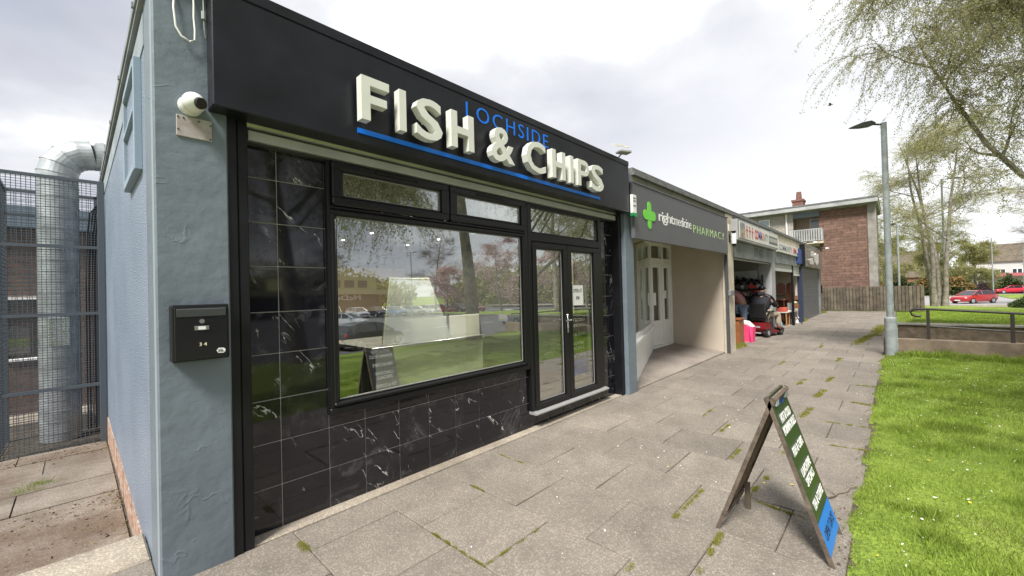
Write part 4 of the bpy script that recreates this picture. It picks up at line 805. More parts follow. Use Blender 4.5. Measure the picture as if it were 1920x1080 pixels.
a=MB(); a.sphere((px+.03,py+.45,1.54),(.10,.12,.12),16,12); a.tube([(px+.03,py+.38,1.58),(px+.0,py+.42,1.44),(px-.02,py+.44,1.32)],[.09,.09,.03],10); a.build('hair',M_hair,t,smooth=True)
a=MB(); a.sphere((px+.03,py+.52,1.50),(.075,.08,.10),14,10); a.tube([(px+.03,py+.59,1.50),(px+.03,py+.62,1.47)],[.012,.016],6)
for sdx in (-1,1): a.sphere((px+.03+.03*sdx,py+.585,1.525),.011,8,6)
a.build('face',M_skin,t,smooth=True)
a=MB(); hand(a,(px-.2,py+.60,1.0),(0,1,-.3),1); hand(a,(px+.22,py+.60,1.0),(0,1,-.3),-1); a.build('hands',M_skin,t,smooth=True)
a=MB(); a.tube([(px-.12,py+.26,1.52),(px-.06,py+.10,1.40),(px+.10,py-.04,1.20),(px+.22,py+.02,1.02),(px+.12,py+.28,1.10)],.016,6); a.build('bag_strap',M_black,t)
a=MB()
for x,y in ((px-.11,py-.0),(px+.14,py+.03)): a.sphere((x,y,.05),(.05,.14,.055),12,8)
a.build('shoes',M_whitep,t,smooth=True)
# man on mobility scooter
px,py=14.5,3.05; fx,fy=.975,-.222    # facing
t=thing('mobility_scooter','dark red mobility scooter with black seat parked at the open unit','mobility scooter',(px,py,0))
def lp(l,s,z): return (px+fx*l+fy*s*-1*-1*0+(-fy)*s, py+fy*l+fx*s, z)   # l forward, s left
def lpoly(pts,s0,s1,mb,m=0):
    n=len(pts); V=[lp(l,s0,z) for l,z in pts]+[lp(l,s1,z) for l,z in pts]
    mb.add(V,[tuple(range(n))[::-1],tuple(range(n,2*n))]+[(i,(i+1)%n,n+(i+1)%n,n+i) for i in range(n)],m)
M_maroon=mat('maroon_plastic',(.16,.01,.015),.35); M_tyre=mat('tyre_rubber',(.02,.02,.02),.85)
a=MB(); lpoly([(-.38,.16),(-.40,.26),(-.34,.42),(-.1,.45),(.02,.32),(.12,.18),(.75,.16),(.80,.22),(.86,.22),(.84,.10),(-.30,.10)],-.26,.26,a); lpoly([(-.43,.24),(-.43,.28),(-.2,.30),(-.2,.26)],-.30,.30,a); a.build('body',M_maroon,t)
a=MB(); lpoly([(-.26,.50),(-.28,.58),(.20,.60),(.22,.52)],-.24,.24,a); lpoly([(-.30,.58),(-.38,1.0),(-.30,1.03),(-.20,.60)],-.23,.23,a); a.tube([lp(-.05,0,.4),lp(-.05,0,.52)],.05,8)
for s_ in (-.27,.27): lpoly([(-.25,.74),(-.25,.79),(.14,.79),(.14,.74)],s_-.03,s_+.03,a)
a.build('seat',mat('black_vinyl',(.02,.02,.022),.5),t)
a=MB(); a.tube([lp(.72,0,.2),lp(.62,0,.8),lp(.58,0,.92)],.035,8); a.tube([lp(.55,-.25,.92),lp(.62,0,.94),lp(.55,.25,.92)],.016,8); a.build('tiller',M_black,t)
for l,s_ in ((-.28,.27),(-.28,-.27),(.66,.22),(.66,-.22)):
    w_=MB(); c0=Vector(lp(l,s_-.045,.135)); c1=Vector(lp(l,s_+.045,.135)); w_.cyl(c0,c1,.135,.135,20); wo_=w_.build('wheel',M_tyre,t); h_=MB(); h_.cyl(Vector(lp(l,s_-.05,.135)),Vector(lp(l,s_+.05,.135)),.07,.07,14); h_.build('hub',M_galv,wo_)
a=MB(); lpoly([(-.435,.29),(-.445,.29),(-.445,.34),(-.435,.34)],-.14,.14,a); a.tube([lp(-.44,-.16,.13),lp(-.44,.16,.13)],.02,8); a.build('rear_reflector',M_palegrey,t)
t=thing('person','person in dark navy coat and beige trousers seated on the mobility scooter','person',(px,py,0))
H_=lambda l,s_,z,r_: (*lp(l,s_,z),r_)
J=[H_(-.02,0,.72,(.19,.17)),H_(-.06,0,.95,(.23,.20)),H_(-.02,0,1.19,(.22,.16)),H_(.03,0,1.31,.075),H_(.07,0,1.40,.085),
   H_(-.02,.24,1.17,.09),H_(.10,.31,.95,.075),H_(.36,.22,.93,.05),H_(-.02,-.24,1.17,.09),H_(.12,-.33,.98,.075),H_(.38,-.22,.93,.05),
   H_(.05,.12,.68,.11),H_(.46,.17,.66,.085),H_(.50,.17,.30,.06),H_(.60,.17,.22,.045),H_(.05,-.12,.68,.11),H_(.46,-.25,.68,.09),H_(.46,-.27,.32,.065),H_(.56,-.27,.22,.045)]
Jb=[(*j[:3],(j[3][0]*.75,j[3][1]*.75)) if isinstance(j[3],tuple) else (*j[:3],j[3]*(.8 if i in (5,8,11,15) else 1)) for i,j in enumerate(J)]; body('body',Jb,E_,M_skin,t)
k=[0,1,2,3,5,6,8,9]; body('coat',grow(J,k,1.2)+[(*Vector(J[6][:3]).lerp(Vector(J[7][:3]),.8),.075),(*Vector(J[9][:3]).lerp(Vector(J[10][:3]),.8),.075)],sub(k,E_)+[(5,8),(7,9)],M_navy,t); k=[0,11,12,13,15,16,17]; body('trousers',grow(J,k,1.15),sub(k,E_),M_trs,t)
a=MB(); a.tube([lp(-.03,-.11,1.31),lp(-.10,0,1.30),lp(-.03,.11,1.31)],[.07,.09,.07],10); a.build('hood',M_navy,t,smooth=True)
a=MB(); c_=Vector(lp(.09,0,1.43)); a.sphere(c_,(.085,.085,.115),16,12); f_=Vector((fx,fy,0)); a.tube([c_+f_*.08,c_+f_*.11+Vector((0,0,-.02))],[.012,.017],6)
for s_ in (-1,1): a.sphere(Vector(lp(.16,.03*s_,1.45)),.011,8,6); a.sphere(Vector(lp(.085,.088*s_,1.43)),(.015,.015,.03),8,6)
a.build('face',M_skin,t,smooth=True)
a=MB(); a.sphere(Vector(lp(.07,0,1.48)),(.10,.10,.09),16,12); lpoly([(.10,1.47),(.22,1.45),(.22,1.465),(.10,1.50)],-.07,.07,a); a.build('cap',M_black,t,smooth=True)
a=MB(); hand(a,lp(.36,.22,.93),(fx,fy,0),1); hand(a,lp(.38,-.22,.93),(fx,fy,0),-1); a.build('hands',M_skin,t,smooth=True)
a=MB()
for s_ in (.17,-.27): a.sphere(Vector(lp(.60,s_,.205)),(.13,.07,.05),12,8)
a.build('shoes',M_black,t,smooth=True)
# ============================================================ SECOND OPEN UNIT
u2=thing('furniture_shop','open unit with half raised white shutters and old furniture','shop',(15.7,2.9,0))
a=MB(); a.box(15.62,20.62,2.84,14,3.30,3.35); a.box(15.62,20.62,2.87,14,3.35,3.40); a.build('roof',M_roof,u2)
a=MB(); a.box(15.62,20.62,2.88,3.0,3.02,3.299); a.build('fascia_beam',M_concl,u2); a=MB(); a.box(15.62,20.62,2.86,3.0,2.30,2.66); a.box(15.62,20.62,2.90,3.0,2.66,3.02); a.build('lintel',M_midgrey,u2)
for x0,x1,zb in ((15.7,18.9,2.13),(18.98,20.55,2.0)):
    a=MB(); z=2.33
    while z>zb: a.prism([(2.94,z),(2.915,z-.02),(2.915,z-.055),(2.94,z-.075)],'x',x0,x1); z-=.078
    a.box(x0,x1,2.91,2.95,zb-.09,zb,0); a.build('roller_shutter',mat('white_shutter',(.55,.55,.52),.5),u2)
a=MB(); a.box(18.9,18.98,2.88,2.96,0,2.32); a.build('centre_post',M_black,u2)
a=MB(); a.box(20.5,20.55,3.0,8,0,3.0); a.box(15.06,20.5,6.2,6.25,0,3.0); a.box(15.06,20.5,3.05,8,2.95,3.0); a.box(15.06,15.12,3.2,8,0,3); a.build('interior',mat('cream_inner_wall',(.55,.50,.42),.8,n1=(1,.08)),u2)
s=thing('community_shop_sign','white community sign with red and blue end panel over the furniture unit','sign',(15.8,2.85,2.65))
a=MB(); a.box(15.78,19.55,2.80,2.86,2.67,3.0,0,.004); a.build('panel',mat('sign_white',(.66,.64,.60),.5),s)
a=MB(); text(a,'COMMUNITY',(16.0,2.7995,2.74),UX,UZ,2.3,.2,.02,1,.004); a.build('lettering',mat('sign_grey',(.25,.27,.27),.5),s)
a=MB(); text(a,'/M',(18.5,2.7995,2.73),UX,UZ,.7,.22,.04,1,.004); a.build('red_print',mat('sign_red',(.45,.04,.05),.5),s)
a=MB(); a.box(19.56,20.55,2.79,2.86,2.4,3.0); a.box(19.3,19.5,2.795,2.7995,2.70,2.80); a.build('blue_panel',mat('royal_blue_panel',(.02,.05,.22),.5),s)
M_brown=mat('dark_brown_wood',(.12,.045,.02),.45,n1=(7,.3)); M_tan=mat('tan_board',(.38,.22,.12),.6)
def legs(a,x0,x1,y0,y1,z,r_=.02,m=0):
    for x in (x0,x1):
        for y in (y0,y1): a.box(x-r_,x+r_,y-r_,y+r_,0,z,m)
t=thing('small_table','small wooden table with tapered legs inside the furniture unit','table',(18.6,3.2,0))
a=MB(); a.box(18.3,18.95,3.0,3.4,.50,.54,0,.006); a.build('top',mat('pale_cloth',(.55,.5,.45),.7),t); a=MB(); legs(a,18.35,18.9,3.05,3.35,.5); a.build('legs',mat('golden_oak',(.35,.18,.07),.5),t)
a=MB(); a.box(18.35,18.62,3.05,3.35,.545,.68,0,.01); a.box(18.66,18.9,3.08,3.34,.545,.70,0,.01); tag(a.build('red_tin',mat('coral_red',(.55,.10,.07),.5)),'pair of coral red tins standing on the small table','tin')
t=thing('stool','white seated stool with dark legs beside the centre post','stool',(19.2,3.1,0)); a=MB(); a.cyl((19.25,3.1,.50),(19.25,3.1,.56),.19,.19,16); a.build('seat',M_whitep,t); a=MB(); 
for k in range(4): c_,s_=math.cos(k*1.57+.7),math.sin(k*1.57+.7); a.tube([(19.25+c_*.12,3.1+s_*.12,.5),(19.25+c_*.17,3.1+s_*.17,0)],.014,6)
a.tube([(19.25+.16*math.cos(q),3.1+.16*math.sin(q),.2) for q in np.linspace(0,6.28,13)],.01,6); a.build('frame',M_black,t)
t=thing('dressing_chair','pink upholstered chair with oval back in the furniture unit','chair',(19.6,3.4,0)); a=MB(); a.prism(rr(3.42,1.42,.15,.24),'x',19.6,19.66); a.box(19.3,19.66,3.25,3.6,.95,1.02); a.build('upholstery',mat('dusty_pink_fabric',(.36,.18,.17),.8),t); a=MB(); legs(a,19.33,19.62,3.28,3.57,.95); a.tube([(19.58,3.42+.16*math.cos(q),1.2+.08*math.sin(q)) for q in np.linspace(math.pi,2*math.pi,9)],.015,6); a.build('frame',M_brown,t)
t=thing('dark_chest','dark brown chest of drawers behind the small table','chest',(19.7,3.5,0)); a=MB(); a.box(19.7,20.2,3.1,3.9,0,.95,0,.01); a.build('carcass',M_brown,t); a=MB()
for z in (.1,.38,.66): a.box(19.68,19.70,3.14,3.86,z,z+.24)
a.build('drawers',mat('red_brown_wood',(.2,.07,.03),.4),t)
t=thing('cello_case','dark brown oval string instrument case standing by the centre post','instrument case',(19.3,2.98,0)); a=MB(); a.prism(rr(3.05,1.30,.13,.36),'x',19.3,19.42); a.prism(rr(3.05,.78,.09,.2),'x',19.31,19.41); a.build('body',M_brown,t); a=MB(); a.tube([(19.36,3.05,0),(19.36,3.05,.7)],.03,8); a.box(19.3,19.4,2.94,3.16,.55,.85); a.build('stand',M_palegrey,t)
t=thing('lamp_stand','black tripod stand in front of the cream inner wall','stand',(19.6,2.98,0)); a=MB(); a.tube([(19.6,3.0,.35),(19.6,3.0,.95)],.02,8); a.box(19.5,19.7,2.82,3.06,.90,.96); a.build('column',M_black,t); a=MB()
for k in range(3): c_,s_=math.cos(k*2.09+.3),math.sin(k*2.09+.3); a.tube([(19.6,3.0,.4),(19.6+c_*.12,3.0+s_*.12,.25),(19.6+c_*.28,3.0+s_*.28,.0)],.018,6)
a.build('legs',M_black,t)
a=MB(); a.box(20.0,20.04,2.93,3.16,.62,1.12,0,.004); a.box(19.98,20.3,2.92,3.1,.60,.76); tag(a.build('wooden_box',mat('chestnut_wood',(.22,.09,.035),.5)),'chestnut wooden box leaning against the cream wall','box'); a=MB(); a.box(20.3,20.33,3.05,3.35,.7,1.45); tag(a.build('tan_panel',M_tan),'tall tan board leaning on the cream wall','board')
a=MB(); a.sphere((19.55,2.96,.86),(.10,.09,.06),12,8); tag(a.build('yellow_bowl',mat('pale_yellow_glaze',(.6,.6,.3),.3),smooth=True),'pale yellow bowl below the tripod top','bowl')
t=thing('blue_bag','light blue plastic bag on the ground under the table','bag',(18.3,3.2,0)); a=MB(); a.tube([(18.2,3.28,0),(18.2,3.28,.08),(18.2,3.28,.2),(18.2,3.27,.3),(18.2,3.30,.38)],[.1,.13,.10,.04,.02],10); a.build('body',mat('sky_blue_plastic',(.25,.50,.62),.5,bump=(15,1.,'n')),t,smooth=True); a=MB(); a.tube([(18.2,3.26,.34),(18.2,3.22,.44),(18.2,3.28,.46),(18.2,3.3,.36)],.008,6); a.build('handle',mat('sky_blue_plastic',(.3,.5,.6)),t)
a=MB(); a.tube([(20.1,2.98,.15),(20.1,2.98,.19),(20.1,2.98,.25)],[.03,.07,.07],12); a.cyl((20.1,2.98,.0),(20.1,2.98,.16),.06,.03,12); tag(a.build('white_vase',M_white,smooth=True),'small white urn on the threshold of the furniture unit','vase')
# ============================================================ SHUTTERED UNIT
u3=thing('shuttered_shop','closed end unit with dark grey roller shutter','shop',(20.7,2.9,0))
a=MB(); a.box(20.62,26.6,2.87,14,3.30,3.38); a.build('roof',M_roof,u3); a=MB(); a.box(20.62,26.6,2.90,3.1,2.35,3.299); a.box(26.2,26.6,2.9,14,-.02,3.3); a.box(26.25,26.5,2.86,2.92,0,2.35); a.build('wall',M_midgrey,u3)
a=MB(); a.box(20.55,20.86,2.84,3.1,-.02,2.36); a.build('pier',mat('navy_paint',(.025,.035,.07),.5),u3)
a=MB(); z=2.34; 
while z>0: a.prism([(2.95,z),(2.925,z-.015),(2.925,z-.06),(2.95,z-.075)],'x',20.86,26.2); z-=.078
a.build('roller_shutter',mat('grey_shutter',(.16,.165,.17),.45,metal=.3),u3)
s=thing('takeaway_sign','bronze grey sign box with glossy white emblem on the shuttered unit','sign',(20.8,2.72,2.3))
a=MB(); a.box(20.62,26.0,2.72,2.89,2.31,3.2,0,.01); a.build('panel',mat('bronze_panel',(.20,.20,.18),.25,metal=.4),s); a=MB(); a.box(20.5,20.615,2.70,2.9,2.31,3.22); a.build('end_trim',M_black,s)
a=MB(); W_=mat('gloss_white',(.8,.8,.78),.15)
a.prism([(21.9,3.02),(22.9,3.02),(22.7,2.80),(22.1,2.80)],'y',2.66,2.715); a.prism([(21.4,2.6),(22.3,2.72),(22.6,2.45),(21.6,2.42)],'y',2.66,2.715); a.prism([(23.1,2.9),(23.5,3.0),(23.9,2.92),(24.3,2.98),(24.2,2.6),(23.7,2.42),(23.3,2.55)],'y',2.66,2.715); a.build('emblem',W_,s)
for x in (21.2,25.2):
    t=local('sign_lamp','white spot lamp on a thin arm over the %s end of the bronze sign'%('near' if x<23 else 'far'),'lamp',(x,2.8,3.22),'spot lamps over the bronze sign'); a=MB(); a.tube([(0,.1,.0),(0,-.1,.12),(0,-.35,.10)],.02,6); a.build('arm',M_black,t); a=MB(); a.box(-.18,.18,-.45,-.33,.05,.11,0,.01); a.build('head',M_whitep,t)
a=MB(); a.box(26.52,26.75,2.9,3.1,1.0,1.55,0,.01); a.box(26.5,26.6,2.80,2.86,1.1,1.5,0,.01); tag(a.build('utility_box',M_black),'small black utility box at the far end of the shops','utility box')
# ============================================================ FLATS
fl=thing('brick_flats','two storey brick block of flats with roofed balcony and chimney behind the shops','flats',(31,4,0))
a=MB(); a.box(31,36.3,1.1,3.32,-.03,6.02); a.build('brick_wall',M_brick,fl)
a=MB(); a.box(30.93,31.4,.72,1.1,-.03,6.12); a.box(31.4,36.5,.78,1.1,-.03,6.0); a.build('corner_pier',M_conc,fl)
a=MB(); a.box(31.05,40,4.67,14,-.03,6.02); a.box(30.98,31.06,4.64,4.95,-.03,6.02,0); a.build('harled_wall',mat('pale_harling',(.36,.33,.29),.95,n1=(9,.22),bump=(50,.8,'n')),fl)
a=MB(); a.box(32.4,32.5,3.3,4.7,-.03,6.02); a.build('recess_wall',M_beige,fl)
a=MB(); a.box(31.0,36,3.3,4.7,3.9,4.1); a.box(30.55,31.05,3.10,4.80,4.02,4.18); a.build('balcony_slab',M_concl,fl)
a=MB(); 
for i in range(14): y=3.14+i*.12; a.box(30.52,30.54,y,y+.072,4.2,4.92)
a.box(30.515,30.56,3.12,4.80,4.88,4.93); a.box(30.515,30.56,3.12,4.80,4.2,4.24)
for i in range(5): a.box(30.56+i*.09,30.62+i*.09,3.12,3.14,4.2,4.92)
a.build('balcony_railing',M_palegrey,fl)
a=MB(); a.box(30.45,36.8,.62,14,6.10,6.34,0); a.box(30.42,36.8,.60,14,6.34,6.42,1); a.box(30.9,36.5,.70,14,6.02,6.10,2); a.box(31.0,31.3,3.32,4.67,5.72,6.02,3); a.build('roof',[M_palegrey,M_roof,M_conc,mat('slate_blue_beam',(.15,.18,.22),.7)],fl)
a=MB(); a.box(33.0,33.9,4.35,4.95,6.4,7.15); a.box(32.95,33.95,4.30,5.0,7.12,7.25); a.tube([(33.4,4.62,7.25),(33.4,4.62,7.8)],[.18,.14],12); a.build('chimney',mat('red_chimney_brick',(.19,.095,.075),.9,n1=(5,.2)),fl)
a=MB(); a.tube([(30.95,4.98,3.4),(30.95,4.98,6.05)],.05,8); a.build('drainpipe',M_whitep,fl)
for (y0,y1,z0,z1,x) in ((3.42,3.95,5.0,5.75,32.38),(5.9,6.5,5.2,5.85,31.02)):
    a=MB(); 
    for q in ((y0,y1,z0,z0+.05),(y0,y1,z1-.05,z1),(y0,y0+.05,z0+.05,z1-.05),(y1-.05,y1,z0+.05,z1-.05)): a.box(x-.03,x+.03,*q)
    w_=a.build('window',M_whitep,fl); a=MB(); a.box(x-.005,x+.0,y0+.05,y1-.05,z0+.05,z1-.05); a.build('pane',mat('pale_window_glass',(.35,.42,.48),.08),w_)
a=MB(); a.box(31.5,33.0,.765,.78,1.4,2.4); a.box(34,35,.765,.78,1.4,2.4); a.build('side_window',M_dgrey,fl)
# ============================================================ FENCE
fe=thing('timber_fence','weathered dark timber picket fence closing the far end of the pavement','fence',(29.9,1,0))
a=MB(); y=-1.02
while y<3.2:
    w=.105; h=1.36+random.uniform(-.02,.02); a.box(29.88,29.905,y,y+w,.03,h,0); a.box(29.935,29.96,y+.055,y+w+.05,.03,h-.02,0); y+=.142
for i in range(14): x=29.95+i*.14; a.box(x,x+.11,-1.045,-1.02,.03,1.36,0)
a.box(29.906,29.934,-1.0,3.3,.3,.38); a.box(29.906,29.934,-1.0,3.3,1.0,1.08); a.build('pickets',M_fence,fe)
for y in (-1.0,1.1,3.2):
    a=MB(); a.box(29.96,30.06,y-.05,y+.05,0,1.38); a.build('post',M_fence,fe)
# ============================================================ LAMP POSTS
def lamp(loc,h,label,arm,gr,rb=.09,rt=.055,head=(.32,.10)):
    t=local('street_lamp',label,'street lamp',loc,gr)
    a=MB(); a.tube([(0,0,0),(0,0,.74),(0,0,.80),(0,0,.83)],[rb,rb,rb*1.0,rb*.72],16); a.box(-.03,.03,-rb-.004,-rb+.01,.15,.6,0,.004); a.build('base',M_galv2,t,smooth=True)
    a=MB(); a.tube([(0,0,.8),(0,0,h)],[rb*.62,rt],16); a.build('pole',M_galv2,t,smooth=True)
    a=MB(); a.tube([(0,0,h-.04),(arm[0]*.35,arm[1]*.35,h-.01),(arm[0]*.55,arm[1]*.55,h)],.02,8); a.build('arm',M_dgrey,t)
    a=MB(); d=Vector((arm[0],arm[1],0)); n=d.normalized(); s_=Vector((-n.y,n.x,0)); P=[]; 
    for q,wd,zt,zb in ((.30,.03,.03,-.0),(.5,.09,.06,-.03),(.8,.10,.045,-.035),(1.1,.07,.0,-.03),(1.25,.02,-.02,-.03)):
        c_=d*q; P+= [c_+s_*wd+Vector((0,0,h+zt-.01)),c_-s_*wd+Vector((0,0,h+zt-.01)),c_-s_*wd*.8+Vector((0,0,h+zb-.01)),c_+s_*wd*.8+Vector((0,0,h+zb-.01))]
    F=[(0,1,2,3)[::-1],(16,17,18,19)]
    for i in range(4):
        for k in range(4): F.append((i*4+k,i*4+(k+1)%4,i*4+4+(k+1)%4,i*4+4+k))
    a.add(P,F); a.build('lantern',M_dgrey,t); return t
M_galv2=mat('painted_lamp_steel',(.27,.30,.30),.5,n1=(6,.22))
lamp((11.72,.105,0),4.93,'grey street lamp standing at the left end of the low wall',(-.22,.44),'street lamps',.10,.05)
lamp((34.33,-.14,0),5.1,'grey street lamp beyond the timber fence',(-.15,.3),'street lamps')
lamp((39.2,-2.36,-.0),8.3,'slim green grey lamp post beside the many stemmed tree',(.5,-.9),'street lamps',.1,.05)
lamp((103,-11.6,-1.0),9.5,'distant pale lamp post beside the hedge by the white houses',(-.3,.9),'street lamps',.13,.07)
lamp((100,-14.4,-1),8.0,'distant lamp post between the two right hand cars',(-.3,.9),'street lamps',.1,.05)
# ============================================================ LOW WALLS, RAIL
a=MB(); a.box(11.9,12.1,-5.5,.23,-.3,.36,0,.01); tag(a.build('retaining_wall',mat('brown_stained_concrete',(.20,.155,.11),.92,n1=(3,.3),bump=(25,.6,'n'))),'low brown concrete wall carrying the handrail','wall')
a=MB(); a.box(13.85,14.05,-6,-.0,-.3,.50,0,.01); tag(a.build('retaining_wall',mat('dark_mottled_wall',(.10,.075,.055),.95,n1=(7,.3),col2=(.19,.145,.11),bump=(20,.9,'n'))),'darker low wall behind the handrail holding up the far lawn','wall')
a=MB(); a.box(13.8,14.12,-6.02,.02,.505,.55,0,.008); tag(a.build('wall_coping',M_conc),'pale coping stones on the darker back wall','coping')
M_rail=mat('black_brown_rail',(.035,.028,.024),.45)
t=thing('handrail','black steel handrail with a curled end on the brown low wall','handrail',(12,-.5,.36))
sl_=-.062
def rz_(y,z): return z+ (y+.45)*.062
a=MB(); P=[(12,-.36,.83),(12,-.28,.835),(12,-.22,.87),(12,-.20,.92),(12,-.23,.965),(12,-.30,.985),(12,-.45,.985)]+[(12,-.45-.6*i,.985-.037*i) for i in range(1,9)]; a.tube(P,.024,10); a.build('top_rail',M_rail,t,smooth=True)
a=MB(); a.tube([(12,-.46,.635),(12,-5.2,.365)],.018,8); a.build('lower_rail',M_rail,t,smooth=True)
for y in (-.46,-1.57,-2.7,-3.9): a=MB(); a.box(11.975,12.025,y-.025,y+.025,.35,rz_(y,.97)); a.build('post',M_rail,t)
# ============================================================ SANDWICH BOARD
sb=thing('sandwich_board','dark green folding sandwich board with white menu lettering and blue lower strip','sandwich board',(3,.58,0))
M_bd=mat('dark_green_board_gloss',(.022,.05,.018),.3,n1=(5,.3)); M_bblue=mat('blue_board_strip',(.01,.20,.70),.35); M_blk=mat('dark_print',(.01,.015,.03),.6)
top=Vector((0,.565,.885)); 
def panel(ybot,zb,side,x0,x1):   # slope vector from bottom to top
    B_=Vector((0,ybot,zb)); Vu=(top-B_); Lp=Vu.length; Vu.normalize(); U_=Vector((1,0,0)) if side<0 else Vector((-1,0,0)); n_=U_.cross(Vu).normalized()
    return B_,Vu,Lp,U_,n_
def pbox(mb,O,U_,Vu,n_,u0,u1,v0,v1,d0,d1,m=0):
    P=[O+U_*uu+Vu*vv+n_*dd for uu in (u0,u1) for vv in (v0,v1) for dd in (d0,d1)]
    mb.add(P,[(0,1,3,2),(4,6,7,5),(0,4,5,1),(2,3,7,6),(0,2,6,4),(1,5,7,3)],m)
XL,XR=2.81,3.215; WB=XR-XL
for side,yb in ((-1,.275),(1,.895)):
    B_,Vu,Lp,U_,n_=panel(yb,0,side,XL,XR); O=Vector((XL if side<0 else XR,B_.y,B_.z))
    a=MB(); pbox(a,O,U_,Vu,n_,0,WB,.10,Lp,-.016,-.006,0)
    pn=a.build('front_panel' if side<0 else 'rear_panel',M_bd if side<0 else mat('raw_plywood',(.17,.12,.085),.9,n1=(15,.35)),sb)
    if side>0:
        a=MB(); pbox(a,O,U_,Vu,n_,.01,WB-.01,.12,Lp-.01,-.0055,-.003,0); a.build('dark_face',mat('slate_board',(.05,.052,.055),.35),pn)
    a=MB(); pbox(a,O,U_,Vu,n_,-.004,.003,.0,Lp+.005,-.028,-.0045); pbox(a,O,U_,Vu,n_,WB-.003,WB+.004,.0,Lp+.005,-.028,-.0045); pbox(a,O,U_,Vu,n_,.0,WB,.10,.135,-.034,-.017); pbox(a,O,U_,Vu,n_,.0,WB,Lp-.04,Lp,-.034,-.017)
    a.build('frame',M_wood,sb)
    a=MB(); rows=[('HOT & COLD',.765,.27,.050),('MORNING ROLLS',.700,.34,.050),('FISH & CHIPS',.575,.30,.048),('LUNCHTIME',.455,.27,.046),('SPECIALS',.395,.235,.046),('TEA & COFFEE',.280,.32,.048)]
    for s_,v,w,h in rows:
        u0=(WB-w)/2; text(a,s_,O+U_*u0+Vu*v+n_*-.0025,U_,Vu,w,h,.022,1,.0015)
    a.build('lettering',M_whitep,pn)
    a=MB(); text(a,'LOCHSIDE',O+U_*.09+Vu*.855+n_*-.0025,U_,Vu,WB-.18,.034,.005,1.1,.0012); a.build('name_lettering',mat('dim_blue_print',(.02,.06,.35),.5),pn)
    if side<0:
        a=MB(); pbox(a,O,U_,Vu,n_,0,WB,.06,.225,-.0055,-.0035,0); text(a,'OPEN 7 DAYS',O+U_*.05+Vu*.115+n_*-.0035,U_,Vu,WB-.1,.055,.01,1,.0012,1); a.build('blue_strip',[M_bblue,M_blk],pn)
a=MB(); 
for x in (XL+.05,XL+.09,XR-.09,XR-.05): a.box(x-.012,x+.012,.535,.555,.83,.872)
a.build('hinges',M_galv,sb)
a=MB(); a.box(XR-.03,XR,.78,.81,.0,.18); a.build('foot',M_wood,sb)
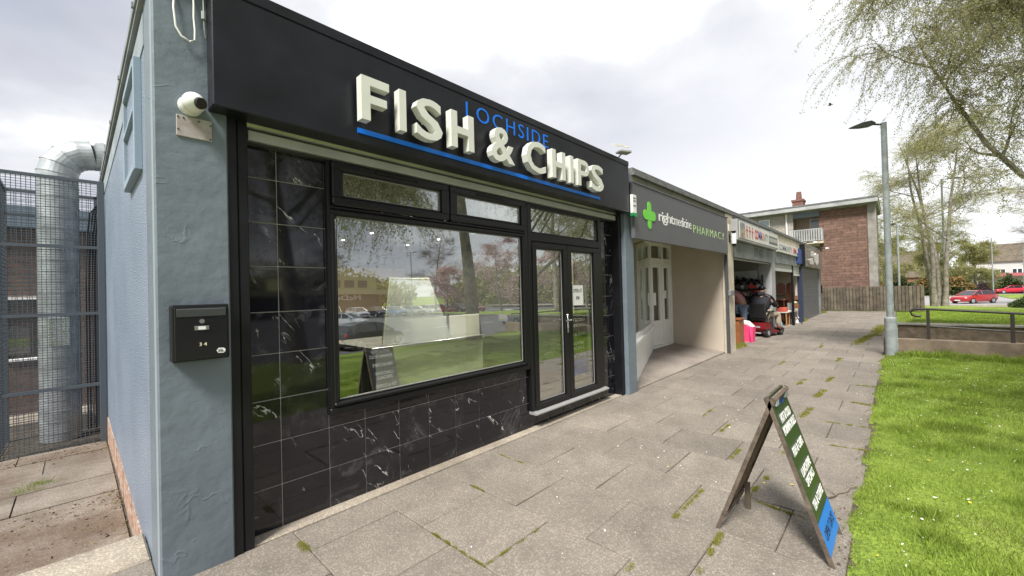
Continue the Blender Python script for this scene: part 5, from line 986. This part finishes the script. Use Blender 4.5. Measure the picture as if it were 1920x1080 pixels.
# ============================================================ TREES
def tree(name,label,loc,h,r0,seed,leaf=M_leaf,nleaf=20000,ls=.03,limbs=None,stems=1,spread=.45,weep=.6,crown0=.3,nb=14,twl=1.2,group=None,lean=(0,0),twn=9,lv3=4,bark=M_bark,cat='tree',lfrac=0):
    rd=random.Random(seed); rg=np.random.default_rng(seed); t=thing(name,label,cat,loc,group)
    wood=MB(); tw=MB(); TP=[]   # twig polylines
    L0=Vector(loc)
    def path(p,d,L,n,jit,grav):
        P=[Vector(p)]; d=Vector(d).normalized()
        for i in range(n):
            d=(d+Vector((rd.gauss(0,jit),rd.gauss(0,jit),rd.gauss(0,jit)+grav))).normalized(); P.append(P[-1]+d*(L/n))
        return P
    def twigs(P,n,ln):
        for _ in range(n):
            k=rd.uniform(.15,1)*(len(P)-1); i=min(int(k),len(P)-2); p=P[i].lerp(P[i+1],k-i); a_=rd.uniform(0,6.28)
            q=path(p,(math.cos(a_)*.8,math.sin(a_)*.8,rd.uniform(-.2,.5)),ln*rd.uniform(.5,1.3),6,.16,-.32*weep); tw.tube(q,[.0045*max(1,ls/.045)*(1-.12*j) for j in range(7)],3,0,False); TP.append(q)
    def branch(P,R0,lv,sc=1.):
        n=len(P); wood.tube(P,[max(R0*(1-.96*i/(n-1)),.006) for i in range(n)],7 if lv<2 else 5,0,False)
        if lv>=2: twigs(P,twn,twl); return
        for _ in range(lv3+ (2 if lv==0 else 0)):
            k=rd.uniform(.25,.98)*(n-1); i=min(int(k),n-2); p=P[i].lerp(P[i+1],k-i); d=(P[i+1]-P[i]).normalized(); s_=d.cross(Vector((rd.gauss(0,1),rd.gauss(0,1),rd.gauss(0,1)))).normalized()
            L=sc*(P[-1]-P[0]).length*rd.uniform(.35,.6)*(1-.3*k/(n-1)); branch(path(p,d*.6+s_*.8+Vector((0,0,.1)),L,5,.14,-.03*weep),R0*.45*(1-.5*k/(n-1)),lv+1)
        twigs(P,max(2,twn//2),twl)
    for sI in range(stems):
        a_=rd.uniform(0,6.28); off=(0,0) if stems==1 else (math.cos(sI*2.4)*r0*1.2,math.sin(sI*2.4)*r0*1.2)
        T=path(L0+Vector((*off,-.05)),(lean[0]+off[0]*.35,lean[1]+off[1]*.35,1),h,10,.035 if stems==1 else .05,.02)
        rr_=r0 if stems==1 else r0*.6
        wood.tube(T,[rr_*(1.25 if i==0 else 1)*(1-.88*i/10) for i in range(11)],12,0,False)
        for b in range(nb//stems):
            k=(crown0+(1-crown0)*(b+.5)/(nb//stems))*10; i=min(int(k),9); p=T[i].lerp(T[i+1],k-i); a_=b*2.4+rd.uniform(-.4,.4)
            L=h*spread*(1.1-.65*(k/10))*rd.uniform(.75,1.2); branch(path(p,(math.cos(a_),math.sin(a_),rd.uniform(.35,.9)),L,7,.10,.015),rr_*.34*(1.15-k/10),0 if nb<30 else 1)
        twigs(T[7:],twn*2,twl)
    nmain=len(TP)
    if limbs:
        for (P,R0) in limbs:
            P=[Vector(p) for p in P]; branch(P,R0,0,.5); twigs(P[2:],60,twl)
    wood.build('trunk',bark,t,smooth=True); 
    # leaves
    A=np.array([[list(v) for v in q] for q in TP]); nt=len(A); ti=rg.integers(0,nt,nleaf)
    if lfrac: ti=np.where(rg.random(nleaf)<lfrac,rg.integers(nmain,nt,nleaf),rg.integers(0,nmain,nleaf))
    k=rg.uniform(.05,6,nleaf)*.999; i=k.astype(int); fr_=(k-i)[:,None]
    p=A[ti,i]*(1-fr_)+A[ti,i+1]*fr_+rg.normal(0,ls*.8,(nleaf,3)); d=A[ti,i+1]-A[ti,i]; d/=np.linalg.norm(d,axis=1)[:,None]+1e-9
    d=d+rg.normal(0,.6,(nleaf,3))+np.array([0,0,-.5]); d/=np.linalg.norm(d,axis=1)[:,None]; s_=np.cross(d,rg.normal(0,1,(nleaf,3))); s_/=np.linalg.norm(s_,axis=1)[:,None]+1e-9
    z=ls*rg.uniform(.5,1.25,nleaf)[:,None]; V=np.stack([p,p+d*z*.5+s_*z*.32,p+d*z,p+d*z*.5-s_*z*.32],1).reshape(-1,3); F=np.arange(nleaf*4).reshape(-1,4)
    TV=np.array(tw.v); TF=np.array([q for q in tw.f]); 
    V2=np.concatenate([V,TV]); F2=np.concatenate([F,TF+len(V)]); npmesh('crown',V2,F2,[leaf,M_twig],t,mi=np.concatenate([np.zeros(len(F),int),np.ones(len(TF),int)]))
    return t
# big birch on the lawn whose limb reaches over the picture (trunk right of the frame, seen in the shop glass)
limbs_=[([(13.6,-5.6,2.0),(13.1,-4.4,2.5),(12.5,-3.0,3.0),(12,-1.77,3.45),(11.9,-1.33,4.13),(11.7,-.92,5.05),(11.5,-.6,5.8),(11.3,-.35,6.5)],.085),
([(13.6,-5.6,4),(13,-4,5),(12.2,-2.6,5.6),(11.6,-1.8,6.4),(11.2,-1.1,7.0),(10.9,-.5,7.5),(10.6,.1,7.8)],.06),
([(13.6,-5.6,3.2),(12.9,-4,4.3),(12.3,-2.9,4.9),(11.8,-2.1,5.2),(11.3,-1.4,5.4)],.05),
([(13.4,-4.5,4.5),(13,-3.4,6),(12.6,-2.4,6.8),(12.2,-1.6,7.2)],.05),([(13.6,-5.2,5),(13.4,-4,6.1),(13.0,-3,6.4),(12.6,-2.3,6.2)],.045),([(13,-4,5.5),(12.2,-2.8,6.8),(11.5,-1.6,7.6),(11,-.6,8.0),(10.6,.3,8.1)],.06),
([(13,-4,5),(12.4,-2.9,6.2),(11.9,-1.9,6.9),(11.5,-1.1,7.2)],.05)]
tree('birch_tree','big weeping birch whose forked limb hangs over the lawn at upper right',(13.6,-5.6,-.15),11.5,.26,3,nleaf=215000,ls=.030,limbs=limbs_,nb=10,spread=.34,weep=1.0,crown0=.36,twl=1.2,twn=12,lv3=3,group='birches on the lawn',lfrac=.8)
tree('birch_tree','straight trunked birch on the lawn opposite the middle of the shop window',(8.9,-4.0,-.02),11.5,.23,5,nleaf=40000,ls=.04,nb=12,spread=.34,weep=1.0,crown0=.42,twl=1.5,twn=8,lv3=3,group='birches on the lawn')
# birch reflected in the left tiles and window
tree('birch_tree','smooth trunked birch opposite the left window with hanging branches',(3.6,-4.2,0),9.5,.21,11,nleaf=90000,ls=.045,nb=14,spread=.42,weep=1.3,crown0=.33,twl=2.0,twn=12,limbs=[([(3.6,-4.2,3.6),(4.3,-4.4,4.6),(5.0,-4.5,5.1),(5.8,-4.4,5.3),(6.4,-4.0,5.1)],.05),([(3.6,-4.2,3.2),(4.2,-3.8,4.1),(4.8,-3.4,4.5),(5.5,-3.0,4.5)],.04)],lfrac=.4,lv3=3,group='birches on the lawn')
tree('birch_tree','birch standing further down the lawn beyond the handrail',(19.5,-8.5,-.4),10,.20,21,nleaf=24000,ls=.05,nb=12,spread=.42,weep=.8,crown0=.3,twl=1.4,twn=6,lv3=3,group='birches on the lawn')
tree('multi_stemmed_tree','pale green tree with several stems beyond the far lawn',(38.6,-2.0,-.02),11.5,.24,33,leaf=M_leaf2,nleaf=70000,ls=.058,stems=4,nb=24,spread=.42,weep=.35,crown0=.16,twl=1.2,twn=6,lv3=4,bark=M_bark)
tree('bare_tree','dark twiggy tree with long low branches at the right edge',(27,-9.5,-.5),10,.26,41,leaf=M_leaf2,nleaf=16000,ls=.06,nb=13,spread=.62,weep=.3,crown0=.2,twl=1.3,twn=6,lv3=4)
M_leafh=leafm('olive_tree_leaves',(.30,.30,.13),.5)
for i,(x,y,h,lab) in enumerate(((78,5.5,10,'olive green tree just right of the brick flats'),(98,1.4,10,'olive green tree behind the second street lamp'),(106,-5.5,9,'round olive tree in front of the far roofs'),(110,-10.5,9,'bushy olive tree left of the white houses'),(112,-22,11,'olive tree at the far right edge'),(84,-17.5,8,'light olive tree right of the white houses'))):
    tree('olive_green_tree',lab,(x,y,-1.05),h,.22,60+i,leaf=M_leafh,nleaf=26000,ls=.19,nb=12,spread=.42,weep=.3,crown0=.12,twl=1.3,twn=5,lv3=3,group='olive green trees in the distance')
for i,(x,y,h,lab) in enumerate(((35.5,-29,8.5,'pink cherry tree in blossom across the car park, seen at the right of the window'),(41,-24,8,'pink cherry tree seen through the left door leaf reflection'),(33.5,-37,6,'smaller pink cherry tree behind the parked cars'))):
    tree('cherry_tree',lab,(x,y,-1.43),h,.2,80+i,leaf=M_leafp,nleaf=9000,ls=.15,nb=12,spread=.55,weep=.1,crown0=.16,twl=1.0,twn=6,lv3=3,group='cherry trees across the car park')
for i,(x,y,h,lab) in enumerate(((36.5,-44,12,'leafless round tree behind the parking bays'),(28,-62,10,'leafless tree left of the restaurant roof'),(52,-18,12,'tall bare tree at the end of the car park'),(56,-30,12,'tall bare tree behind the cherry trees'),(64,-12,13,'tall bare tree at the far corner of the car park'),(48,-10,11,'bare tree near the end of the lawn'))):
    tree('bare_tree',lab,(x,y,-1.43 if y<-13 else -.9),h,.22,90+i,leaf=M_twig,nleaf=500,ls=.06,nb=14,spread=.42,weep=0,crown0=.2,twl=1.3,twn=9,lv3=4,group='bare trees across the car park')
# hedges and bushes
def hedge(name,label,x0,x1,y0,y1,h,n,ls,leaf=M_leafd,seed=1,top=None):
    rg=np.random.default_rng(seed); X=rg.uniform(x0,x1,n); Y=rg.uniform(y0,y1,n); e=np.minimum(np.minimum(X-x0,x1-X)/(x1-x0),np.minimum(Y-y0,y1-Y)/(y1-y0))
    hh=h*(.72+.18*np.sin(Y*1.9+seed)+.1*np.sin(Y*5.3))*np.clip(.55+e*4,0,1); Z=rg.uniform(0,1,n)**.6*hh
    p=np.stack([X,Y,Z],-1); d=rg.normal(0,1,(n,3)); d/=np.linalg.norm(d,axis=1)[:,None]; s_=np.cross(d,rg.normal(0,1,(n,3))); s_/=np.linalg.norm(s_,axis=1)[:,None]; z=ls*rg.uniform(.6,1.3,n)[:,None]
    V=np.stack([p,p+d*z*.5+s_*z*.35,p+d*z,p+d*z*.5-s_*z*.35],1).reshape(-1,3); mi=np.zeros(n,int); mats=[leaf]
    if top: mi=((Z>hh*.84)&(Y<(y0+y1)/2+ (y1-y0)*.1)).astype(int); mats.append(top)
    V[:,2]+=gz_((x0+x1)/2,(y0+y1)/2); return tag(npmesh(name,V,np.arange(4*n).reshape(-1,4),mats,mi=mi),label,'hedge')
hedge('hedge','green hedge with orange tips on the far side of the road',101,106,-10,2,3.6,18000,.38,M_leafd,3,M_leafo)
hedge('hedge','clipped green hedge below the white houses',116,119,-30,-12.5,4.2,14000,.36,M_leafd,5)
hedge('bush','dark green bush at the right edge beyond the lawn',35.6,37.2,-7.6,-4.7,1.2,9000,.09,M_leafd,7)
hedge('bush','small dark bush at the hedge end beside the road',100,102,-11.3,-9.6,2.6,3000,.28,mat('dark_purple_leaves',(.05,.03,.03),.8,rnd=.4),8)
a=MB(); a.add([(90,-60,-.96),(108,-60,-.96),(108,-12,-.96),(84,-11,-.98)],[(0,1,2,3)]); struct(a.build('verge',M_lawn))
hg=hedge('tree_line','distant belt of olive trees beyond the car park',-90,60,-92,-84,11,26000,.9,M_leafh,11); hg['kind']='stuff'
hg=hedge('tree_line','distant belt of trees closing the far end of the road',150,158,-60,60,9,20000,.9,M_leafh,12); hg['kind']='stuff'
hg=hedge('tree_line','distant belt of trees beside the car park corner',66,74,-80,-26,10,16000,.8,M_leafh,13); hg['kind']='stuff'
# ============================================================ CARS
def car(label,loc,rz,col,cat='car',kind='hatch',group='parked and passing cars',lights=True):
    t=local('car',label,cat,loc,group,rz); L=4.3; W_=.88
    nm='paint_%d_%d_%d'%tuple(int(c*99) for c in col); P_=mat(nm,col,.3,metal=.1,coat=.8); G_=mat('car_glass',(.02,.025,.03),.05,spec=.8)
    hi=1.46 if kind!='van' else 1.95
    # body stations: x, z_low, z_shoulder, halfwidth
    st=[(2.12,.38,.60,.60),(2.05,.26,.72,.76),(1.75,.22,.80,.85),(1.2,.20,.90,.88),(.8,.20,.95,.89),(0,.20,.97,.89),(-.8,.20,.99,.89),(-1.4,.20,1.02,.88),(-1.9,.24,1.02,.83),(-2.12,.32,.95,.74),(-2.16,.45,.80,.66)]
    V=[];F=[]
    for x,zl,zs,w in st:
        m_=(zl+zs)/2; V+=[(x,-w*.86,zl),(x,-w,zl+.14),(x,-w*1.01,m_+.06),(x,-w*.94,zs-.02),(x,-w*.75,zs+.02),(x,w*.75,zs+.02),(x,w*.94,zs-.02),(x,w*1.01,m_+.06),(x,w,zl+.14),(x,w*.86,zl)]
    n=10
    for i in range(len(st)-1):
        for k in range(n): F.append((i*n+k,i*n+(k+1)%n,(i+1)*n+(k+1)%n,(i+1)*n+k))
    F+= [tuple(range(n))[::-1],tuple((len(st)-1)*n+k for k in range(n))]
    a=MB(); a.add(V,F); a.build('body',P_,t,smooth=True)
    if kind=='van': gs=[(1.35,.95,.8),(.75,1.72,.70),(.5,1.88,.70),(-1.9,1.90,.72),(-2.1,1.0,.80)]
    elif kind=='saloon': gs=[(1.15,.94,.78),(.35,1.36,.60),(.0,1.42,.58),(-.9,1.40,.58),(-1.75,1.06,.70)]
    else: gs=[(1.2,.94,.78),(.40,1.38,.62),(.05,1.45,.60),(-1.25,1.43,.60),(-1.75,1.33,.60),(-2.0,1.02,.70)]
    V=[];F=[]
    for x,z,w in gs: V+=[(x,-w*1.0-.0,.94 if z>1.1 else z-.02),(x,-w,z),(x,w,z),(x,w*1.0,.94 if z>1.1 else z-.02)]
    for i,(x,z,w) in enumerate(gs):
        if z>1.1: V[i*4]=(x,-.82,.95); V[i*4+3]=(x,.82,.95)
    for i in range(len(gs)-1):
        for k in range(3): F.append((i*4+k,i*4+k+1,i*4+5+k,i*4+4+k))
    F+=[(0,1,2,3)[::-1],tuple(len(gs)*4-4+k for k in range(4))]
    a=MB(); a.add(V,F); a.build('windows',G_,t)
    a=MB(); g_=[q for q in gs if q[1]>1.3]; V=[];F=[]
    for x,z,w in g_: V+=[(x,-w-.015,z-.05),(x,-w*.9,z+.02),(x,w*.9,z+.02),(x,w+.015,z-.05)]
    for i in range(len(g_)-1):
        for k in range(3): F.append((i*4+k,i*4+k+1,i*4+5+k,i*4+4+k))
    a.add(V,F)
    for sy in (-1,1):
        for (p,q) in (((gs[0][0],sy*.80,.95),(g_[0][0],sy*(g_[0][2]+.01),g_[0][1])),((.0,sy*.83,.96),(-.05,sy*(g_[0][2]+.01),g_[1][1])),((gs[-1][0]+.15,sy*.78,.98),(g_[-1][0]-.05,sy*(g_[-1][2]+.01),g_[-1][1]-.02)),((-1.15,sy*.83,.98),(-1.1,sy*(.61),g_[-1][1]))): a.tube([p,q],.035,5)
    if kind=='van': a.box(-1.95,.2,-.80,.80,.95,1.86,0,.05)
    a.build('roof',P_ if col!=(.22,.012,.014) else P_,t)
    for x in (1.32,-1.30):
        for s_ in (-1,1):
            a=MB(); a.cyl((x,s_*.90,.32),(x,s_*.70,.32),.32,.32,22); w_=a.build('wheel',M_tyre,t); a=MB(); a.cyl((x,s_*.905,.32),(x,s_*.88,.32),.20,.22,12); a.build('rim',M_galv,w_)
    for s_ in (-1,1):
        a=MB(); a.box(1.93,2.07,s_*.66-.12,s_*.66+.12,.60,.72,0,.03); a.build('headlight',mat('lamp_glass',(.7,.7,.7),.1),t)
        a=MB(); a.box(-2.14,-1.98,s_*.66-.13,s_*.66+.13,.78,.94,0,.03); a.build('tail_light',mat('tail_red',(.4,.01,.01),.2),t)
        a=MB(); a.box(.72,.88,s_*.95-.08,s_*.95+.08,.94,1.06,0,.03); a.build('mirror',P_,t)
    a=MB(); a.box(-2.19,-2.15,-.26,.26,.55,.66); a.build('number_plate',mat('yellow_plate',(.65,.5,.05),.4),t); a=MB(); a.box(2.08,2.13,-.26,.26,.34,.44); a.box(2.06,2.12,-.4,.4,.46,.58,1); a.build('grille',[M_whitep,M_black],t)
    return t
car('red hatchback with dark tail stopped on the road beyond the lawn',(69,-6.3,-1.02),R(140),(.42,.02,.02))
car('bright red car parked on the far side of the road at the right edge',(116,-15.2,-.98),R(105),(.65,.02,.05))
car('charcoal estate parked closest to the shop across the lawn',(11.8,-16.6,-1.43),R(-12),(.018,.02,.022))
car('white saloon waiting in the car park behind the charcoal estate',(17.2,-31.5,-1.43),R(50),(.6,.62,.65),kind='saloon')
car('silver grey car turning beyond the birch trunk',(29,-20.0,-1.43),R(10),(.35,.37,.40))
cs=[((.6,.6,.62),'white'),((.05,.05,.06),'black'),((.04,.12,.3),'blue'),((.3,.31,.33),'silver'),((.65,.65,.66),'white'),((.35,.03,.03),'red'),((.03,.035,.05),'navy'),((.42,.05,.04),'red')]
for i in range(8):
    car('%s car in the parking row, number %s from the white van'%(cs[i][1],['one','two','three','four','five','six','seven','eight'][i]),(26+i*2.7,-47+i*.3,-1.43),R(90),cs[i][0])
car('white van parked at the left end of the parking row',(22.5,-47,-1.43),R(95),(.7,.7,.7),'van','van')
# ============================================================ FAR HOUSES
M_roofb=mat('brown_roof_tiles',(.13,.105,.075),.9,n1=(2,.25)); M_winw=mat('far_window_glass',(.04,.05,.06),.1)
def house(name,label,x,y0,y1,z1,zr,wall,depth=8,wins=3,up=True):
    t=local(name,label,'house',(x,(y0+y1)/2,-1.0),'houses beyond the road')
    yc_=(y0+y1)/2; x=0; y0-=yc_; y1-=yc_
    a=MB(); a.box(x,x+depth,y0,y1,-.1,z1); a.build('wall',wall,t); a=MB(); a.prism([(x-.4,z1-.05),(x+depth/2,zr),(x+depth+.4,z1-.05)],'y',y0-.3,y1+.3); rf=a.build('roof',M_roofb,t)
    a=MB(); a.box(x+depth/2-.5,x+depth/2+.5,y0+.3,y0+1.1,zr-.6,zr+1.0); a.build('chimney',M_brick2,rf)
    for k in range(wins):
        yc=y0+(y1-y0)*(k+.5)/wins
        for z0 in ((.9,3.6) if up else (.9,)):
            a=MB(); a.box(x-.06,x-.01,yc-.7,yc+.7,z0,z0+1.2); w_=a.build('window',M_whitep,t)
            for s_ in (-.34,.34): b=MB(); b.box(x-.07,x-.061,yc+s_-.27,yc+s_+.27,z0+.1,z0+1.1); b.build('pane',M_winw,w_)
    a=MB(); yd=y1-(y1-y0)*.33; a.box(x-.08,x-.01,yd-.45,yd+.45,0,2.1); a.build('door',mat('far_door_red',(.25,.04,.04),.6),t)
    return t
M_far1=brickm('far_brick',(.30,.13,.085),(.24,.10,.07),(.25,.2,.17),w=.6,h=.2); M_far2=mat('far_white_render',(.55,.54,.52),.8)
house('brick_house','low red brick house with brown roof behind the hedge',126,-5,9,3.6,9.6,M_far1,wins=4,up=False)
house('brick_house','low brick bungalow with brown roof right of the brick flats',120,10,24,3.4,8.4,M_far1,wins=4,up=False)
house('white_house','white rendered two storey house with brown roof beyond the clipped hedge',132,-21.5,-12.6,6.4,10.2,M_far2,wins=4)
house('white_house','white rendered house at the far right edge',134,-36,-24,6.4,10.4,M_far2,wins=4)
a=MB(); a.prism([(131.9,2.9),(130.0,2.3),(130.0,2.2),(131.9,2.2)],'y',-20.5,-14); tag(a.build('porch_roof',mat('dusty_red_tiles',(.28,.08,.08),.8)),'dusty red porch roof on the front of the white house','porch')
# ============================================================ RESTAURANT OPPOSITE (seen in the glass)
rs=local('restaurant','dark fronted restaurant with pale olive upper storey across the car park','restaurant',(0,-59,-1.45))
a=MB(); a.box(10,36,-12,0,-.05,3.3); a.build('ground_floor',mat('dark_restaurant_wall',(.045,.042,.038),.6),rs)
a=MB(); a.box(8,38,-12.5,1.2,3.3,4.1,0); a.box(22,36,-12,-1,4.1,6.2,1); a.build('upper_storey',[mat('pale_olive_fascia',(.42,.43,.24),.7),mat('olive_upper',(.36,.39,.20),.7)],rs)
for k in range(5): a=MB(); x=23+k*2.4; a.box(x,x+1.7,-.99,-.94,4.4,5.6); a.build('window',M_winw,rs)
for k in range(8): a=MB(); x=11.2+k*3.1; a.box(x,x+2.4,.01,.06,.3,2.1); a.build('window',M_winw,rs)
a=MB(); text(a,"McDonald's",(32.5,.05,2.35),(-1,0,0),UZ,8.5,.85,.03,1,.05); a.build('lettering',M_whitep,rs)
a=MB(); a.box(-60,2,-78,-64,-1.5,5); a.box(-60,2,-78.2,-63.8,5,5.3); tag(a.build('warehouse',mat('grey_shed',(.2,.2,.2),.7)),'long grey shed beyond the car park','shed')
lamp((15.5,-36,-1.43),8.5,'lamp post among the parking bays opposite the shop',(.3,.9),'street lamps')
lamp((30,-40,-1.43),8.5,'lamp post at the far kerb of the car park opposite the shop',(.3,.9),'street lamps')
# ============================================================ BIRD
t=thing('bird','small dark bird in flight above the shops','bird',(38,3.17,14.65)); c_=Vector((38,3.17,14.67))
a=MB(); a.tube([c_+Vector((0,.16,-.02)),c_+Vector((0,.08,0)),c_,c_+Vector((0,-.10,.01)),c_+Vector((0,-.17,.02))],[.015,.045,.055,.04,.01],10); a.build('body',M_twig,t,smooth=True)
for s_ in (-1,1):
    a=MB(); a.add([c_+Vector((0,-.06,.02)),c_+Vector((0,.06,.02)),c_+Vector((s_*.16,.10,.09+.03*s_)),c_+Vector((s_*.34,.02,.06)),c_+Vector((s_*.15,-.06,.085)),c_+Vector((0,0,.035))],[(0,5,4),(5,1,2),(5,2,4),(4,2,3)]); a.build('wing',M_twig,t)
